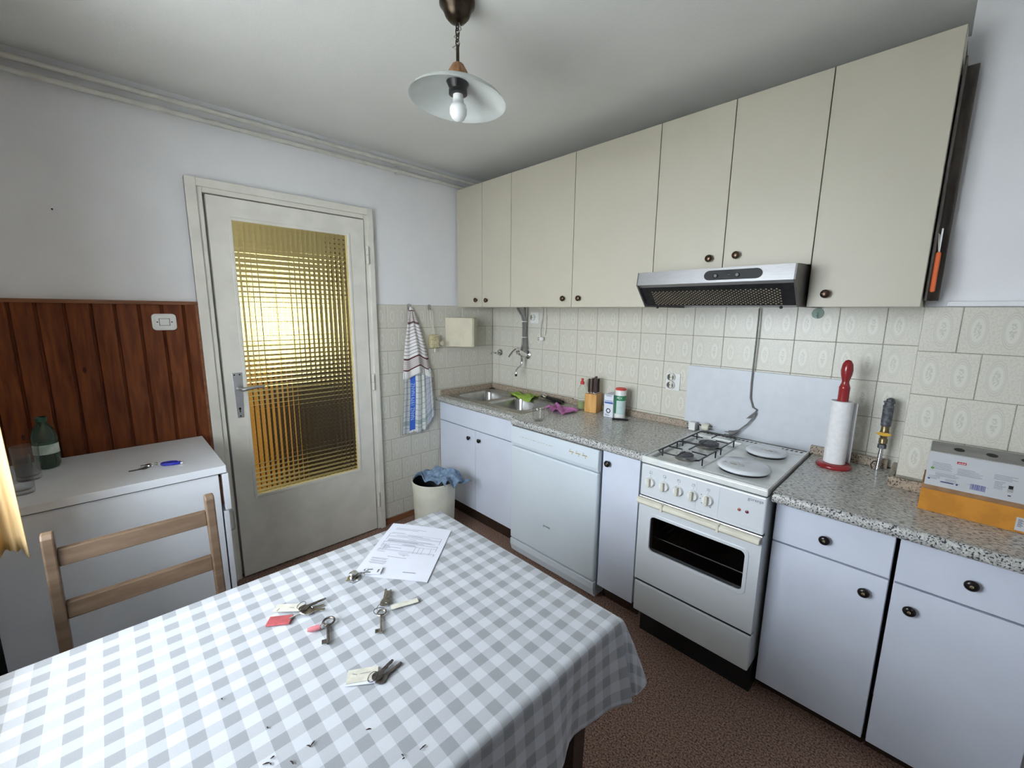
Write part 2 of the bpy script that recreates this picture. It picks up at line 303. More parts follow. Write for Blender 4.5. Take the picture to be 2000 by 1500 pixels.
# ---------------------------------------------------------------- mesh helpers
class G:
    def __init__(s): s.V = []; s.F = []; s.UV = None
    def add(s, vs, fs):
        o = len(s.V); s.V += [tuple(v) for v in vs]; s.F += [tuple(i+o for i in f) for f in fs]; return s
    def box(s, x0, x1, y0, y1, z0, z1):
        return s.add([(x, y, z) for z in (z0, z1) for x, y in ((x0, y0), (x1, y0), (x1, y1), (x0, y1))],
                     [(3, 2, 1, 0), (4, 5, 6, 7), (0, 1, 5, 4), (1, 2, 6, 5), (2, 3, 7, 6), (3, 0, 4, 7)])
    def prism(s, pts, axis, a, b):
        n = len(pts)
        def P(p, t):
            if axis == 'x': return (t, p[0], p[1])
            if axis == 'y': return (p[0], t, p[1])
            return (p[0], p[1], t)
        return s.add([P(p, a) for p in pts]+[P(p, b) for p in pts],
                     [tuple(range(n-1, -1, -1)), tuple(range(n, 2*n))]+[(i, (i+1) % n, n+(i+1) % n, n+i) for i in range(n)])
    def lathe(s, prof, c, axis='z', n=24, dirs=1, caps=True):
        vs = []; m = len(prof)
        for r, h in prof:
            for k in range(n):
                a = 2*PI*k/n; u, v = r*math.cos(a), r*math.sin(a); h2 = h*dirs
                if axis == 'z': vs.append((c[0]+u, c[1]+v, c[2]+h2))
                elif axis == 'y': vs.append((c[0]+u, c[1]+h2, c[2]+v))
                else: vs.append((c[0]+h2, c[1]+u, c[2]+v))
        fs = [(i*n+k, i*n+(k+1) % n, (i+1)*n+(k+1) % n, (i+1)*n+k) for i in range(m-1) for k in range(n)]
        if caps:
            if prof[0][0] > 1e-5: fs.append(tuple(range(n-1, -1, -1)))
            if prof[-1][0] > 1e-5: fs.append(tuple((m-1)*n+k for k in range(n)))
        return s.add(vs, fs)
    def tube(s, path, r, n=8, closed=False):
        path = [Vector(p) for p in path]; m = len(path); rs = r if isinstance(r, (list, tuple)) else [r]*m
        vs = []; ref = None
        for i, p in enumerate(path):
            if closed: t = path[(i+1) % m]-path[i-1]
            else: t = path[min(i+1, m-1)]-path[max(i-1, 0)]
            t.normalize()
            if ref is None: ref = t.orthogonal()
            ref = (ref-t*ref.dot(t)); ref = ref.normalized() if ref.length > 1e-6 else t.orthogonal().normalized()
            b = t.cross(ref)
            for k in range(n):
                a = 2*PI*k/n; vs.append(p+(ref*math.cos(a)+b*math.sin(a))*rs[i])
        fs = []
        for i in range(m if closed else m-1):
            j = (i+1) % m
            for k in range(n): fs.append((i*n+k, i*n+(k+1) % n, j*n+(k+1) % n, j*n+k))
        if not closed: fs += [tuple(range(n-1, -1, -1)), tuple((m-1)*n+k for k in range(n))]
        return s.add(vs, fs)
    def ball(s, c, r, n=16, m=10):
        rx, ry, rz = r if isinstance(r, tuple) else (r, r, r)
        vs = [(c[0], c[1], c[2]-rz)]
        for i in range(1, m):
            a = -PI/2+PI*i/m
            for k in range(n): vs.append((c[0]+rx*math.cos(a)*math.cos(2*PI*k/n), c[1]+ry*math.cos(a)*math.sin(2*PI*k/n), c[2]+rz*math.sin(a)))
        vs.append((c[0], c[1], c[2]+rz)); L = len(vs)-1
        fs = [(0, 1+(k+1) % n, 1+k) for k in range(n)]+[(1+i*n+k, 1+i*n+(k+1) % n, 1+(i+1)*n+(k+1) % n, 1+(i+1)*n+k) for i in range(m-2) for k in range(n)]
        fs += [(1+(m-2)*n+k, 1+(m-2)*n+(k+1) % n, L) for k in range(n)]
        return s.add(vs, fs)
    def bar(s, p, q, wd, z0, z1):
        p = Vector(p[:2]); q = Vector(q[:2]); d = (q-p).normalized(); n = Vector((-d.y, d.x))*wd/2
        return s.prism([p-n, q-n, q+n, p+n], 'z', z0, z1)
    def ring(s, c, r, t, n=20, tilt=0., m=6):
        pts = []
        for k in range(n):
            a = 2*PI*k/n; pts.append((c[0]+r*math.cos(a), c[1]+r*math.sin(a), c[2]+r*math.sin(a)*tilt))
        return s.tube(pts, t, m, closed=True)
    def sheet(s, nu, nv, fn):
        o = len(s.V); s.UV = s.UV or []
        for j in range(nv+1):
            for i in range(nu+1):
                s.V.append(tuple(fn(i/nu, j/nv)))
        fs = []
        for j in range(nv):
            for i in range(nu):
                a = o+j*(nu+1)+i; fs.append((a, a+1, a+nu+2, a+nu+1))
        s.F += fs; s.UV += [((i/nu, j/nv)) for j in range(nv+1) for i in range(nu+1)]
        return s

def finish(me, smooth, ang, recalc):
    if recalc:
        bm = bmesh.new(); bm.from_mesh(me); bmesh.ops.recalc_face_normals(bm, faces=bm.faces); bm.to_mesh(me); bm.free()
    if smooth:
        for p in me.polygons: p.use_smooth = True
        if ang < 179: me.set_sharp_from_angle(angle=R(ang))
def root_of(o):
    while o.parent: o = o.parent
    return o
def obj(name, g, m, parent=None, bevel=0., seg=2, smooth=False, ang=35, world=True, solid=0., recalc=True, label=None, sub=0, kind=None):
    off = Vector((0, 0, 0))
    if parent is not None and world: off = root_of(parent).location
    me = bpy.data.meshes.new(name); me.from_pydata([tuple(Vector(v)-off) for v in g.V], [], g.F)
    if g.UV:
        ul = me.uv_layers.new(name='uv')
        for lp in me.loops: ul.data[lp.index].uv = g.UV[lp.vertex_index]
    finish(me, smooth, ang, recalc)
    me.materials.append(m)
    o = bpy.data.objects.new(name, me); COL.objects.link(o)
    if parent is not None: o.parent = parent
    if solid:
        md = o.modifiers.new('thickness', 'SOLIDIFY'); md.thickness = solid; md.offset = -1
    if sub:
        md = o.modifiers.new('subdivision', 'SUBSURF'); md.levels = md.render_levels = sub
    if bevel:
        md = o.modifiers.new('bevel', 'BEVEL'); md.width = bevel; md.segments = seg; md.limit_method = 'ANGLE'; md.angle_limit = R(40); md.harden_normals = False
    if label: o['label'] = label
    if kind: o['kind'] = kind
    return o
def thing(name, label, cat, loc=(0, 0, 0), group=None, rz=0.):
    o = bpy.data.objects.new(name, None); COL.objects.link(o); o.location = loc; o.rotation_euler = (0, 0, rz); o.empty_display_size = .05
    o['label'] = label; o['category'] = cat
    if group: o['group'] = group
    return o
def single(name, g, m, label, cat, group=None, **kw):
    xs, ys, zs = zip(*g.V)
    c = Vector(((min(xs)+max(xs))/2, (min(ys)+max(ys))/2, min(zs)))
    g.V = [tuple(Vector(v)-c) for v in g.V]
    o = obj(name, g, m, None, **kw); o.location = c; o['label'] = label; o['category'] = cat
    if group: o['group'] = group
    return o
def struct(name, g, m, label=None, **kw):
    o = obj(name, g, m, None, **kw); o['kind'] = 'structure'
    if label: o['label'] = label
    return o
def text_verts(txt, size, extrude=0.0):
    cu = bpy.data.curves.new('lettering', 'FONT'); cu.body = txt; cu.size = size; cu.extrude = extrude; cu.align_x = 'CENTER'; cu.align_y = 'CENTER'; cu.resolution_u = 3
    to = bpy.data.objects.new('lettering', cu); COL.objects.link(to); bpy.context.view_layer.update()
    me = bpy.data.meshes.new_from_object(to.evaluated_get(bpy.context.evaluated_depsgraph_get()))
    V = [tuple(v.co) for v in me.vertices]; F = [tuple(p.vertices) for p in me.polygons]
    bpy.data.objects.remove(to); bpy.data.curves.remove(cu); bpy.data.meshes.remove(me)
    return V, F
def lettering(txt, size, fn):
    V, F = text_verts(txt, size); g = G(); g.add([fn(v[0], v[1]) for v in V], F); return g
def cyl(c, r, h, axis='z', n=20, dirs=1): return G().lathe([(r, 0), (r, h)], c, axis, n, dirs)

# ================================================================= SETTING
CZ = 2.445
struct('floor', G().box(-1.9, 3.7, -2.8, .12, -.1, 0), floor_m, 'brown flecked carpet floor of the kitchen')
struct('ceiling', G().box(-1.9, 3.7, -2.8, .12, CZ, CZ+.1), ceil_paint, 'plain white painted ceiling')
wb = G()
wb.box(-.12, -.007, -2.8, -1.905, 0, CZ); wb.box(-.12, -.007, -1.015, .12, 0, CZ); wb.box(-.12, -.007, -1.905, -1.015, 2.073, CZ)
wall_back = struct('wall_back', wb, wall_paint, 'pale painted wall with the kitchen door')
wall_right = struct('wall_right', G().box(-.007, 2.506, .007, .12, 0, CZ), wall_paint, 'wall behind the kitchen cabinets')
wall_breast = struct('wall_right_breast', G().box(2.5065, 3.7, -.225, .12, 0, CZ), wall_paint, 'projecting wall to the right of the cabinets')
wl = G()
wl.box(-.007, .85, -2.8, -2.66, 0, CZ); wl.box(2.0, 3.7, -2.8, -2.66, 0, CZ); wl.box(.85, 2.0, -2.8, -2.66, 0, .90); wl.box(.85, 2.0, -2.8, -2.66, 2.14, CZ)
wall_left = struct('wall_left', wl, wall_paint, 'window wall')
struct('wall_front', G().box(3.6, 3.7, -2.66, -.225, 0, CZ), wall_paint, 'wall opposite the kitchen door')
struct('sky_blocker', G().box(-.5, 3.7, -3.55, -2.8, 2.20, 2.32), ceil_paint, 'unseen overhang added to cut steep skylight at the kitchen window')  # unseen slab, added to keep steep skylight off the table end
struct('ground', G().box(-30, 30, -40, 20, -2.7, -2.6), mat('bounce_ground', (.46, .45, .42), .95, var=.1, vscale=2), 'unseen ground outside the window, made pale to bounce skylight indoors')  # unseen; pale tone chosen to throw skylight up to ceiling and upper walls
# kitchen window (source of the daylight)
wf = G(); wf.box(.85, .90, -2.77, -2.71, .90, 2.14); wf.box(1.95, 2.0, -2.77, -2.71, .90, 2.14); wf.box(.90, 1.95, -2.77, -2.71, .90, .95); wf.box(.90, 1.95, -2.77, -2.71, 2.09, 2.14); wf.box(1.405, 1.445, -2.77, -2.71, .95, 2.09)
win = struct('window_1', wf, door_paint, 'white framed kitchen window', bevel=.004)
for a, b in ((.90, 1.405), (1.445, 1.95)): obj('pane', G().box(a, b, -2.742, -2.738, .95, 2.09), window_glass, win)
obj('window_sill', G().box(.82, 2.03, -2.70, -2.62, .875, .90), white_lam2, win, bevel=.004)

# tiles -------------------------------------------------------------------
TW, TH, GP, TT = .1543, .152, .0011, .007
ZT = 1.522
def tile_mesh(x0, x1, z0, z1):
    g = G().box(x0, x1, 0, TT, z0, z1)
    me = bpy.data.meshes.new('tile'); me.from_pydata(g.V, [], g.F)
    bm = bmesh.new(); bm.from_mesh(me)
    ed = [e for e in bm.edges if all(abs(v.co.y) < 1e-6 for v in e.verts)]
    bmesh.ops.bevel(bm, geom=ed, offset=.0012, segments=1, affect='EDGES'); bmesh.ops.recalc_face_normals(bm, faces=bm.faces); bm.to_mesh(me); bm.free()
    me.materials.append(tile_m); return me
FULL = tile_mesh(-TW/2+GP, TW/2-GP, -TH/2+GP, TH/2-GP)
def lay(parent, axis, face, s0, s1, zt, zb, phase0, phase1, flip=1, skip=None):
    """tiles from s0 to s1 along the wall in half bond; axis 'x': wall facing -y, 'y': wall facing +x"""
    r = 0; z = zt
    while z > zb+.005:
        z2 = max(z-TH, zb); ph = phase0 if r % 2 == 0 else phase1
        k = math.floor((s0-ph)/TW)
        while ph+k*TW < s1-.002:
            a, b = ph+k*TW, ph+(k+1)*TW; c = (a+b)/2; aa, bb = max(a, s0), min(b, s1); k += 1
            if bb-aa < .006: continue
            if skip and skip(aa, bb, z2, z): continue
            full = abs(aa-a) < 1e-4 and abs(bb-b) < 1e-4 and abs(z-z2-TH) < 1e-4
            me = FULL if full else tile_mesh(aa-c+GP, bb-c-GP, z2-(z-TH/2)+GP, TH/2-GP)
            o = bpy.data.objects.new('tile', me); COL.objects.link(o); o.parent = parent
            if axis == 'x': o.location = (c, face, z-TH/2)
            else: o.location = (face, c, z-TH/2); o.rotation_euler = (0, 0, R(90))
        z = z2; r += 1
# wall facing +x: local x -> +y, local -y -> +x  (rotation +90 about z maps -y to +x)
lay(wall_right, 'x', 0, 0, 2.505, ZT, .868, .235-TW*2, .0815-TW, skip=lambda a, b, z0, z1: (a > 1.66 and b < 2.2 and z1 < 1.15))
lay(wall_back, 'y', 0, -1.003, -.0005, ZT, .045, -.7715-TW*2, -.85-TW*2, skip=lambda a, b, z0, z1: a > -.50 and z1 < .80)
lay(wall_breast, 'x', -.232, 2.507, 3.2, 1.517, .905, 2.601-TW, 2.507-TW*0)
obj('grout_bed', G().box(0, 2.505, .0015, .007, .84, ZT), grout, wall_right)
obj('grout_bed', G().box(-.007, -.0015, -1.003, 0, .04, ZT), grout, wall_back)
obj('grout_bed', G().box(2.507, 3.2, -.2305, -.225, .84, 1.517), grout, wall_breast)
struct('trim_1', G().box(2.56, 3.25, -.25, -.226, 1.5175, 1.534), wall_paint, 'thin white ledge above the wall tiles', bevel=.003)
struct('baseboard_back', G().box(-.006, .004, -1.0, -.55, .0, .042), rail_m, 'brown baseboard under the wall tiles', bevel=.002)

# door ---------------------------------------------------------------------
DY0, DY1, DZ0, DZ1 = -1.852, -1.066, .012, 2.024
GY0, GY1, GZ0, GZ1 = -1.755, -1.168, .463, 1.921
dl = G()
xb, xf = -.022, .020
dl.box(xb, xf, DY0, GY0, DZ0, DZ1); dl.box(xb, xf, GY1, DY1, DZ0, DZ1); dl.box(xb, xf, GY0, GY1, DZ0, GZ0); dl.box(xb, xf, GY0, GY1, GZ1, DZ1)
door = struct('door_1', dl, door_paint, 'cream painted door with a large yellow patterned glass pane')
bd = .014
gb = G(); gb.box(.008, .024, GY0-bd, GY0+.002, GZ0-bd, GZ1+bd); gb.box(.008, .024, GY1-.002, GY1+bd, GZ0-bd, GZ1+bd); gb.box(.008, .024, GY0, GY1, GZ0-bd, GZ0+.002); gb.box(.008, .024, GY0, GY1, GZ1-.002, GZ1+bd)
obj('glazing_bead', gb, door_paint, door, bevel=.003)
# relief glass: real pillow cells on the kitchen side
NC, NR, S = 23, 58, 6
cw, ch = (GY1-GY0)/NC, (GZ1-GZ0)/NR
gp = G()
def relief(u, v):
    y = GY0+u*(GY1-GY0); z = GZ0+v*(GZ1-GZ0)
    a = (u*NC) % 1*2-1; b = (v*NR) % 1*2-1
    return (.002+.0021*(1-a*a)+.0021*(1-b*b), y, z)
gp.sheet(NC*S, NR*S, relief)
gp.UV = None
nu = NC*S; nv = NR*S
b0 = len(gp.V); gp.V += [(-.002, GY0, GZ0), (-.002, GY1, GZ0), (-.002, GY1, GZ1), (-.002, GY0, GZ1)]
gp.F.append((b0, b0+3, b0+2, b0+1))
bot = list(range(nu+1)); top = [nv*(nu+1)+i for i in range(nu+1)]; lef = [j*(nu+1) for j in range(nv+1)]; rig = [j*(nu+1)+nu for j in range(nv+1)]
gp.F += [tuple([b0, b0+1]+bot[::-1]), tuple([b0+2, b0+3]+top), tuple([b0+3, b0]+lef), tuple([b0+1, b0+2]+rig[::-1])]
obj('glass_pane', gp, relief_glass, door, smooth=True, ang=12, label='yellow glass pane pressed with a grid of small squares')
fr = G()
fr.box(-.115, .012, -1.928, -1.862, 0, 2.094); fr.box(-.115, .012, -1.060, -.997, 0, 2.094); fr.box(-.115, .012, -1.862, -1.060, 2.032, 2.094)
fr.box(-.007, .026, -1.928, -1.885, 0, 2.094); fr.box(-.007, .026, -1.037, -1.0045, 0, 2.094); fr.box(-.007, .026, -1.885, -1.037, 2.055, 2.094)
fr.box(-.115, -.024, -1.862, -1.838, 0, 2.032); fr.box(-.115, -.024, -1.080, -1.060, 0, 2.032); fr.box(-.115, -.024, -1.838, -1.080, 2.010, 2.032)
obj('door_frame', fr, door_paint, door, bevel=.003)
obj('threshold', G().box(-.115, .012, -1.862, -1.06, 0, .010), seal_m, door)
hp = obj('handle_plate', G().prism([(-1.818, 1.155), (-1.772, 1.155), (-1.776, 1.03), (-1.781, .915), (-1.812, .915), (-1.814, 1.03)], 'x', .020, .024), alu, door, bevel=.0015)
obj('door_handle', G().tube([(.024, -1.794, 1.072), (.062, -1.794, 1.072), (.070, -1.786, 1.070), (.072, -1.76, 1.074), (.072, -1.72, 1.080), (.071, -1.685, 1.075)], [.010, .009, .0105, .0095, .0085, .007], 12), alu, door, smooth=True)
kh = G(); kh.lathe([(.006, 0), (.006, .001)], (.024, -1.797, .965), 'x', 12); kh.box(.024, .025, -1.7995, -1.7945, .945, .965)
for yy, zz in ((-1.808, 1.145), (-1.784, 1.145), (-1.797, .925)): kh.lathe([(.004, 0), (.004, .0012)], (.024, yy, zz), 'x', 8)
obj('keyhole', kh, gap_m, hp)
for z0, z1 in ((1.762, 1.874), (.972, 1.082), (.165, .275)):
    h = G(); h.lathe([(.005, 0), (.0085, .004), (.0085, .052), (.0085, (z1-z0)/2-.001)], (.030, -1.051, z0), 'z', 12); h.lathe([(.0085, (z1-z0)/2+.001), (.0085, z1-z0-.004), (.005, z1-z0)], (.030, -1.051, z0), 'z', 12)
    obj('hinge', h, door_paint, door, smooth=True)
    obj('hinge_pin', G().lathe([(.0065, .002), (.0065, z1-z0-.002)], (.030, -1.051, z0), 'z', 10), gap_m, door)

# hall behind the glazed door (seen only through the relief glass)
hw = G(); hw.box(-1.9, -.12, -2.9, -2.8, 0, CZ); hw.box(-1.9, -.12, .12, .2, 0, CZ)
hw.box(-1.78, -1.66, -2.8, -1.52, 0, CZ); hw.box(-1.78, -1.66, -.72, .12, 0, CZ); hw.box(-1.78, -1.66, -1.52, -.72, 0, .98); hw.box(-1.78, -1.66, -1.52, -.72, 1.78, CZ)
struct('wall_hall', hw, hall_wall_m, 'hall walls beyond the glazed door')
wf2 = G(); wf2.box(-1.74, -1.70, -1.52, -1.48, .98, 1.78); wf2.box(-1.74, -1.70, -.76, -.72, .98, 1.78); wf2.box(-1.74, -1.70, -1.48, -.76, .98, 1.02); wf2.box(-1.74, -1.70, -1.48, -.76, 1.74, 1.78)
win2 = struct('window_2', wf2, door_paint, 'hall window beyond the glazed door')
obj('pane', G().box(-1.722, -1.718, -1.48, -.76, 1.02, 1.74), frosted, win2)
for yy in (-1.36, -1.24, -1.12, -1.0, -.88): obj('lattice_bar', G().box(-1.70, -1.685, yy-.014, yy+.014, 1.02, 1.74), hall_dark, win2)
for zz in (1.14, 1.26, 1.38, 1.50, 1.62): obj('lattice_bar', G().box(-1.684, -1.67, -1.48, -.76, zz-.012, zz+.012), hall_dark, win2)
struct('floor_hall', G().box(-1.66, -.12, -2.8, .12, 0, .006), hall_floor_m, 'light hall floor')
ed = G(); ed.box(-1.26, -1.18, -2.80, -2.755, .006, 2.10); ed.box(-.32, -.24, -2.80, -2.755, .006, 2.10); ed.box(-1.18, -.32, -2.80, -2.755, 2.05, 2.10); ed.box(-1.18, -.32, -2.80, -2.755, .006, .52)
edr = struct('added_hall_door', ed, door_paint, 'unseen glazed door added behind the hall fill light', bevel=.004)  # unseen door, added to give the hall fill lamp a source
obj('pane', G().box(-1.18, -.32, -2.785, -2.78, .52, 2.05), frosted, edr)
hc = thing('hall_chest', 'golden wooden chest glimpsed through the yellow door glass', 'chest', (-1.44, -1.50, .006))
obj('body', G().box(-1.64, -1.30, -1.74, -1.29, .026, .84), hall_gold, hc, bevel=.004); obj('lid', G().box(-1.65, -1.28, -1.75, -1.28, .84, .87), hall_gold, hc, bevel=.004); obj('plinth', G().box(-1.62, -1.32, -1.72, -1.31, .006, .026), hall_dark, hc)
hs = thing('hall_sideboard', 'dark brown sideboard glimpsed through the yellow door glass', 'sideboard', (-1.45, -.86, .006))
obj('body', G().box(-1.64, -1.28, -1.25, -.46, .06, .80), hall_dark, hs, bevel=.004); obj('top', G().box(-1.65, -1.27, -1.26, -.45, .80, .83), hall_dark, hs, bevel=.004)
for yy in (-1.22, -.49): obj('foot', G().box(-1.62, -1.30, yy-.02, yy+.02, .006, .06), hall_dark, hs)
hk = thing('hall_wardrobe', 'tall dark wardrobe glimpsed through the yellow door glass', 'wardrobe', (-.9, -.36, .006))
obj('body', G().box(-1.20, -.62, -.66, -.16, .05, 1.95), hall_dark, hk, bevel=.004); obj('plinth', G().box(-1.17, -.65, -.63, -.18, .006, .05), hall_dark, hk)

# panelling ------------------------------------------------------------------
pn = thing('wood_panelling', 'dark red-brown vertical tongue-and-groove panelling left of the door', 'panelling', (.0, -2.28, .0))
js = [-1.930, -1.990, -2.071, -2.151, -2.231, -2.306, -2.385, -2.465, -2.537, -2.612, -2.655]
for i in range(len(js)-1):
    a, b = js[i+1], js[i]; c = (a+b)/2; hw_ = (b-a)/2
    g = G().prism([(-.0065, a), (.003, a), (.003, a+.006), (.0165, a+.011), (.0175, b-.003), (.014, b-.0005), (-.0065, b-.0005)], 'z', .0, 1.500)
    obj('plank', g, plank_m, pn)
obj('cap_rail', G().box(-.0065, .026, -2.655, -1.928, 1.500, 1.516), rail_m, pn, bevel=.002)
obj('edge_strip', G().box(-.0065, .021, -1.9395, -1.929, 0, 1.500), rail_m, pn)
sw = thing('light_switch', 'white rounded rocker light switch on the wood panelling', 'light switch', (.018, -2.063, 1.42))
def rrect(cy, cz, hy, hz, r, n=6):
    pts = []
    for sy, sz, a0 in ((1, 1, 0), (-1, 1, 90), (-1, -1, 180), (1, -1, 270)):
        for k in range(n+1):
            a = R(a0+90*k/n); pts.append((cy+sy*(hy-r)+r*math.cos(a), cz+sz*(hz-r)+r*math.sin(a)))
    return pts
obj('plate', G().prism(rrect(-2.063, 1.42, .045, .038, .016), 'x', .0185, .030), white_pl, sw, bevel=.004, seg=3)
obj('rim', G().prism(rrect(-2.063, 1.42, .036, .030, .013), 'x', .0302, .033), white_pl, sw, bevel=.002)
obj('gasket', G().box(.0300, .0334, -2.083, -2.043, 1.4035, 1.4365), outlet_dark, sw)
obj('rocker', G().box(.030, .036, -2.081, -2.045, 1.405, 1.435), white_pl, sw, bevel=.002)
for yy in (-2.089, -2.036): obj('screw', G().lathe([(.003, 0), (.003, .001)], (.033, yy, 1.42), 'x', 8), gap_m, sw)

# heating pipes ---------------------------------------------------------------
for z, lab in ((2.398, 'upper of two white heating pipes running under the ceiling'), (2.350, 'lower of two white heating pipes running under the ceiling')):
    t = thing('heating_pipe', lab, 'pipe', (.03, -1.33, z-.012), 'heating pipes under the ceiling')
    obj('pipe', G().tube([(.028, -2.655, z), (.028, -1.3, z), (.028, -.002, z)], .0115, 12), pipe_paint, t, smooth=True)
    obj('clip', G().box(-.006, .03, -.832, -.818, z-.014, z+.014), pipe_paint, t, bevel=.003)
    obj('collar', G().lathe([(.0145, 0), (.0145, .016)], (.028, -.833, z), 'y', 12), pipe_paint, t)
single('nail', G().tube([(-.007, -2.368, 1.872), (.008, -2.368, 1.872)], .003, 6), knob_dark, 'small dark nail in the bare wall above the panelling', 'nail')

# curtain ------------------------------------------------------------------
def curt(u, v):
    z = 2.22-v*(2.22-.79)
    flare = .35+.65*min(1, max(0, (v-.55)/.45))
    y = -2.492-.020*(1-v)*1.6-u*.135
    x = .835+.030*math.cos(u*2*PI*1.6+.5)*flare+.012*math.cos(u*2*PI*4.2)*flare-.05*u*u
    z += .004*math.sin(u*2*PI*9)*v+.010*math.sin(u*5)*v
    return (x, y, z)
cu = thing('curtain', 'golden yellow fabric curtain with a scalloped hem at the window', 'curtain', (.83, -2.535, .79))
obj('cloth', G().sheet(60, 30, curt), curtain_m, cu, smooth=True, ang=180, recalc=False, solid=.0015)
obj('curtain_rod', G().tube([(.74, -2.535, 2.225), (2.5, -2.535, 2.225)], .010, 10), white_pl, cu, smooth=True)
for xx in (.78, 2.45): obj('rod_bracket', G().tube([(xx, -2.658, 2.225), (xx, -2.535, 2.225)], .006, 8), white_pl, cu)

# ================================================================= WALL CABINETS
def knob(x, y, z, parent, m=knob_m, sc=1.0):
    k = obj('knob', G().lathe([(.0085*sc, 0), (.0085*sc, .002), (.0055*sc, .005), (.006*sc, .009), (.0135*sc, .0125), (.0155*sc, .016), (.0145*sc, .0195), (.010*sc, .0225), (.004*sc, .0238), (0, .024)], (x, y, z), 'y', 20, -1), m, parent, smooth=True, ang=60)
    return k
UF, UB, ZB, ZTP = -.357, -.004, 1.516, 2.330
def wall_unit(label, xs, zb, knobs):
    x0, x1 = xs[0], xs[-1]
    t = thing('wall_cabinet', label, 'cabinet', ((x0+x1)/2, -.17, zb), 'cream wall cabinets')
    g = G(); yb = UF+.020
    g.box(x0+.001, x0+.017, yb, UB, zb, ZTP); g.box(x1-.017, x1-.001, yb, UB, zb, ZTP); g.box(x0+.017, x1-.017, yb, UB, zb, zb+.016); g.box(x0+.017, x1-.017, yb, UB, ZTP-.016, ZTP); g.box(x0+.017, x1-.017, UB-.006, UB, zb+.016, ZTP-.016)
    obj('carcass', g, ivory, t)
    obj('shelf', G().box(x0+.018, x1-.018, UF+.03, UB-.007, (zb+ZTP)/2, (zb+ZTP)/2+.016), ivory, t)
    for i in range(len(xs)-1):
        d = obj('door', G().box(xs[i]+.0016, xs[i+1]-.0016, UF, UF+.018, zb-.0015, ZTP-.001), cream, t, bevel=.0015)
        knob(knobs[i][0], UF, knobs[i][1], d)
wall_unit('narrow two-door cream wall cabinet in the corner over the sink', [.010, .293, .576], ZB, [(.234, 1.563), (.345, 1.560)])
wall_unit('wide two-door cream wall cabinet between the corner cabinet and the cooker hood', [.576, 1.073, 1.556], ZB, [(1.018, 1.562), (1.128, 1.562)])
wall_unit('short two-door cream wall cabinet above the cooker hood', [1.556, 1.872, 2.188], 1.672, [(1.818, 1.719), (1.926, 1.724)])
wall_unit('single-door cream wall cabinet beside the projecting wall', [2.188, 2.502], ZB, [(2.245, 1.561)])
fb = thing('filler_board', 'dark brown filler board in the gap beside the last wall cabinet', 'board', (2.525, -.27, 1.53))
obj('board', G().box(2.506, 2.538, -.258, -.2335, 1.536, 2.25), brown_wood, fb, bevel=.002); obj('batten', G().box(2.506, 2.511, -.335, -.258, 1.536, 2.25), brown_wood, fb)
tl = thing('hanging_peeler', 'small kitchen tool with bright orange handle hanging by the wall cabinet', 'kitchen tool', (2.522, -.33, 1.555))
obj('handle', G().prism(rrect(2.5205, 1.625, .0065, .063, .006), 'y', -.312, -.326), orange_pl, tl, bevel=.003)
obj('blade', G().box(2.519, 2.523, -.320, -.318, 1.688, 1.76), alu, tl)
obj('string', G().tube([(2.5205, -.319, 1.685), (2.516, -.322, 1.72), (2.513, -.326, 1.745), (2.517, -.322, 1.74), (2.521, -.319, 1.69)], .0012, 6), string_m, tl)

# cooker hood -----------------------------------------------------------------
hd = thing('cooker_hood', 'stainless steel slimline cooker hood with perforated filter', 'cooker hood', (1.87, -.25, 1.512))
hx0, hx1 = 1.560, 2.178
prof = [(-.362, 1.6705), (-.498, 1.664), (-.507, 1.608), (-.418, 1.514), (-.010, 1.514), (-.010, 1.6705)]
for a, b in ((hx0, hx0+.006), (hx1-.006, hx1)): obj('side_panel', G().prism(prof, 'x', a, b), mat('hood_side', (.20, .19, .19), .4, metal=.7, var=.1), hd)
ft = obj('front_panel', G().prism([(-.362, 1.6705), (-.498, 1.664), (-.507, 1.608), (-.502, 1.606), (-.493, 1.659), (-.362, 1.6655)], 'x', hx0+.006, hx1-.006), steel, hd)
obj('body', G().prism([(-.360, 1.665), (-.490, 1.656), (-.496, 1.622), (-.405, 1.526), (-.012, 1.526), (-.012, 1.665)], 'x', hx0+.007, hx1-.007), black_pl, hd)
def hslope(x, s, off):      # point on the sloping underside, s 0 front .. 1 back
    y = -.502+s*(.090); z = 1.612+s*(-.096); return (x, y+off*.73, z+off*.68)
obj('lip', G().add([hslope(hx0+.006, 0, 0), hslope(hx1-.006, 0, 0), hslope(hx1-.006, .16, .004), hslope(hx0+.006, .16, .004)], [(0, 1, 2, 3)]), steel, hd, solid=.002)
fl = G()
for i in range(58):
    for j in range(6):
        x = hx0+.062+i*.0088; s0 = .34+j*.1+(.05 if i % 2 else 0)
        c = Vector(hslope(x, s0, -.002))
        pts = [c+Vector((math.cos(a)*.0036, math.sin(a)*.0036*.68, -math.sin(a)*.0036*.73)) for a in [PI/3*k for k in range(6)]]
        fl.add(pts, [(0, 1, 2, 3, 4, 5)])
obj('filter_plate', G().add([hslope(hx0+.01, .17, .006), hslope(hx1-.01, .17, .006), hslope(hx1-.01, 1.0, .006), hslope(hx0+.01, 1.0, .006)], [(0, 1, 2, 3)]), black_pl, hd, solid=.002)
o = obj('filter_mesh', fl, mat('filter_brass', (.42, .36, .26), .5, metal=.4, var=.1), hd, recalc=False); o['kind'] = 'stuff'
def hfront(u, v):           # v 0 top .. 1 bottom on the front face
    return (u, -.498-.009*v-.0022, 1.664-.056*v)
cp = G(); n = 8; pts = []
for cx, a0 in ((2.05, -90), (1.88, 90)):
    for k in range(n+1):
        a = R(a0+180*k/n); pts.append((cx+.021*math.cos(a), math.sin(a)))
cp.add([hfront(p[0], .5-p[1]*.34) for p in pts], [tuple(range(len(pts)))])
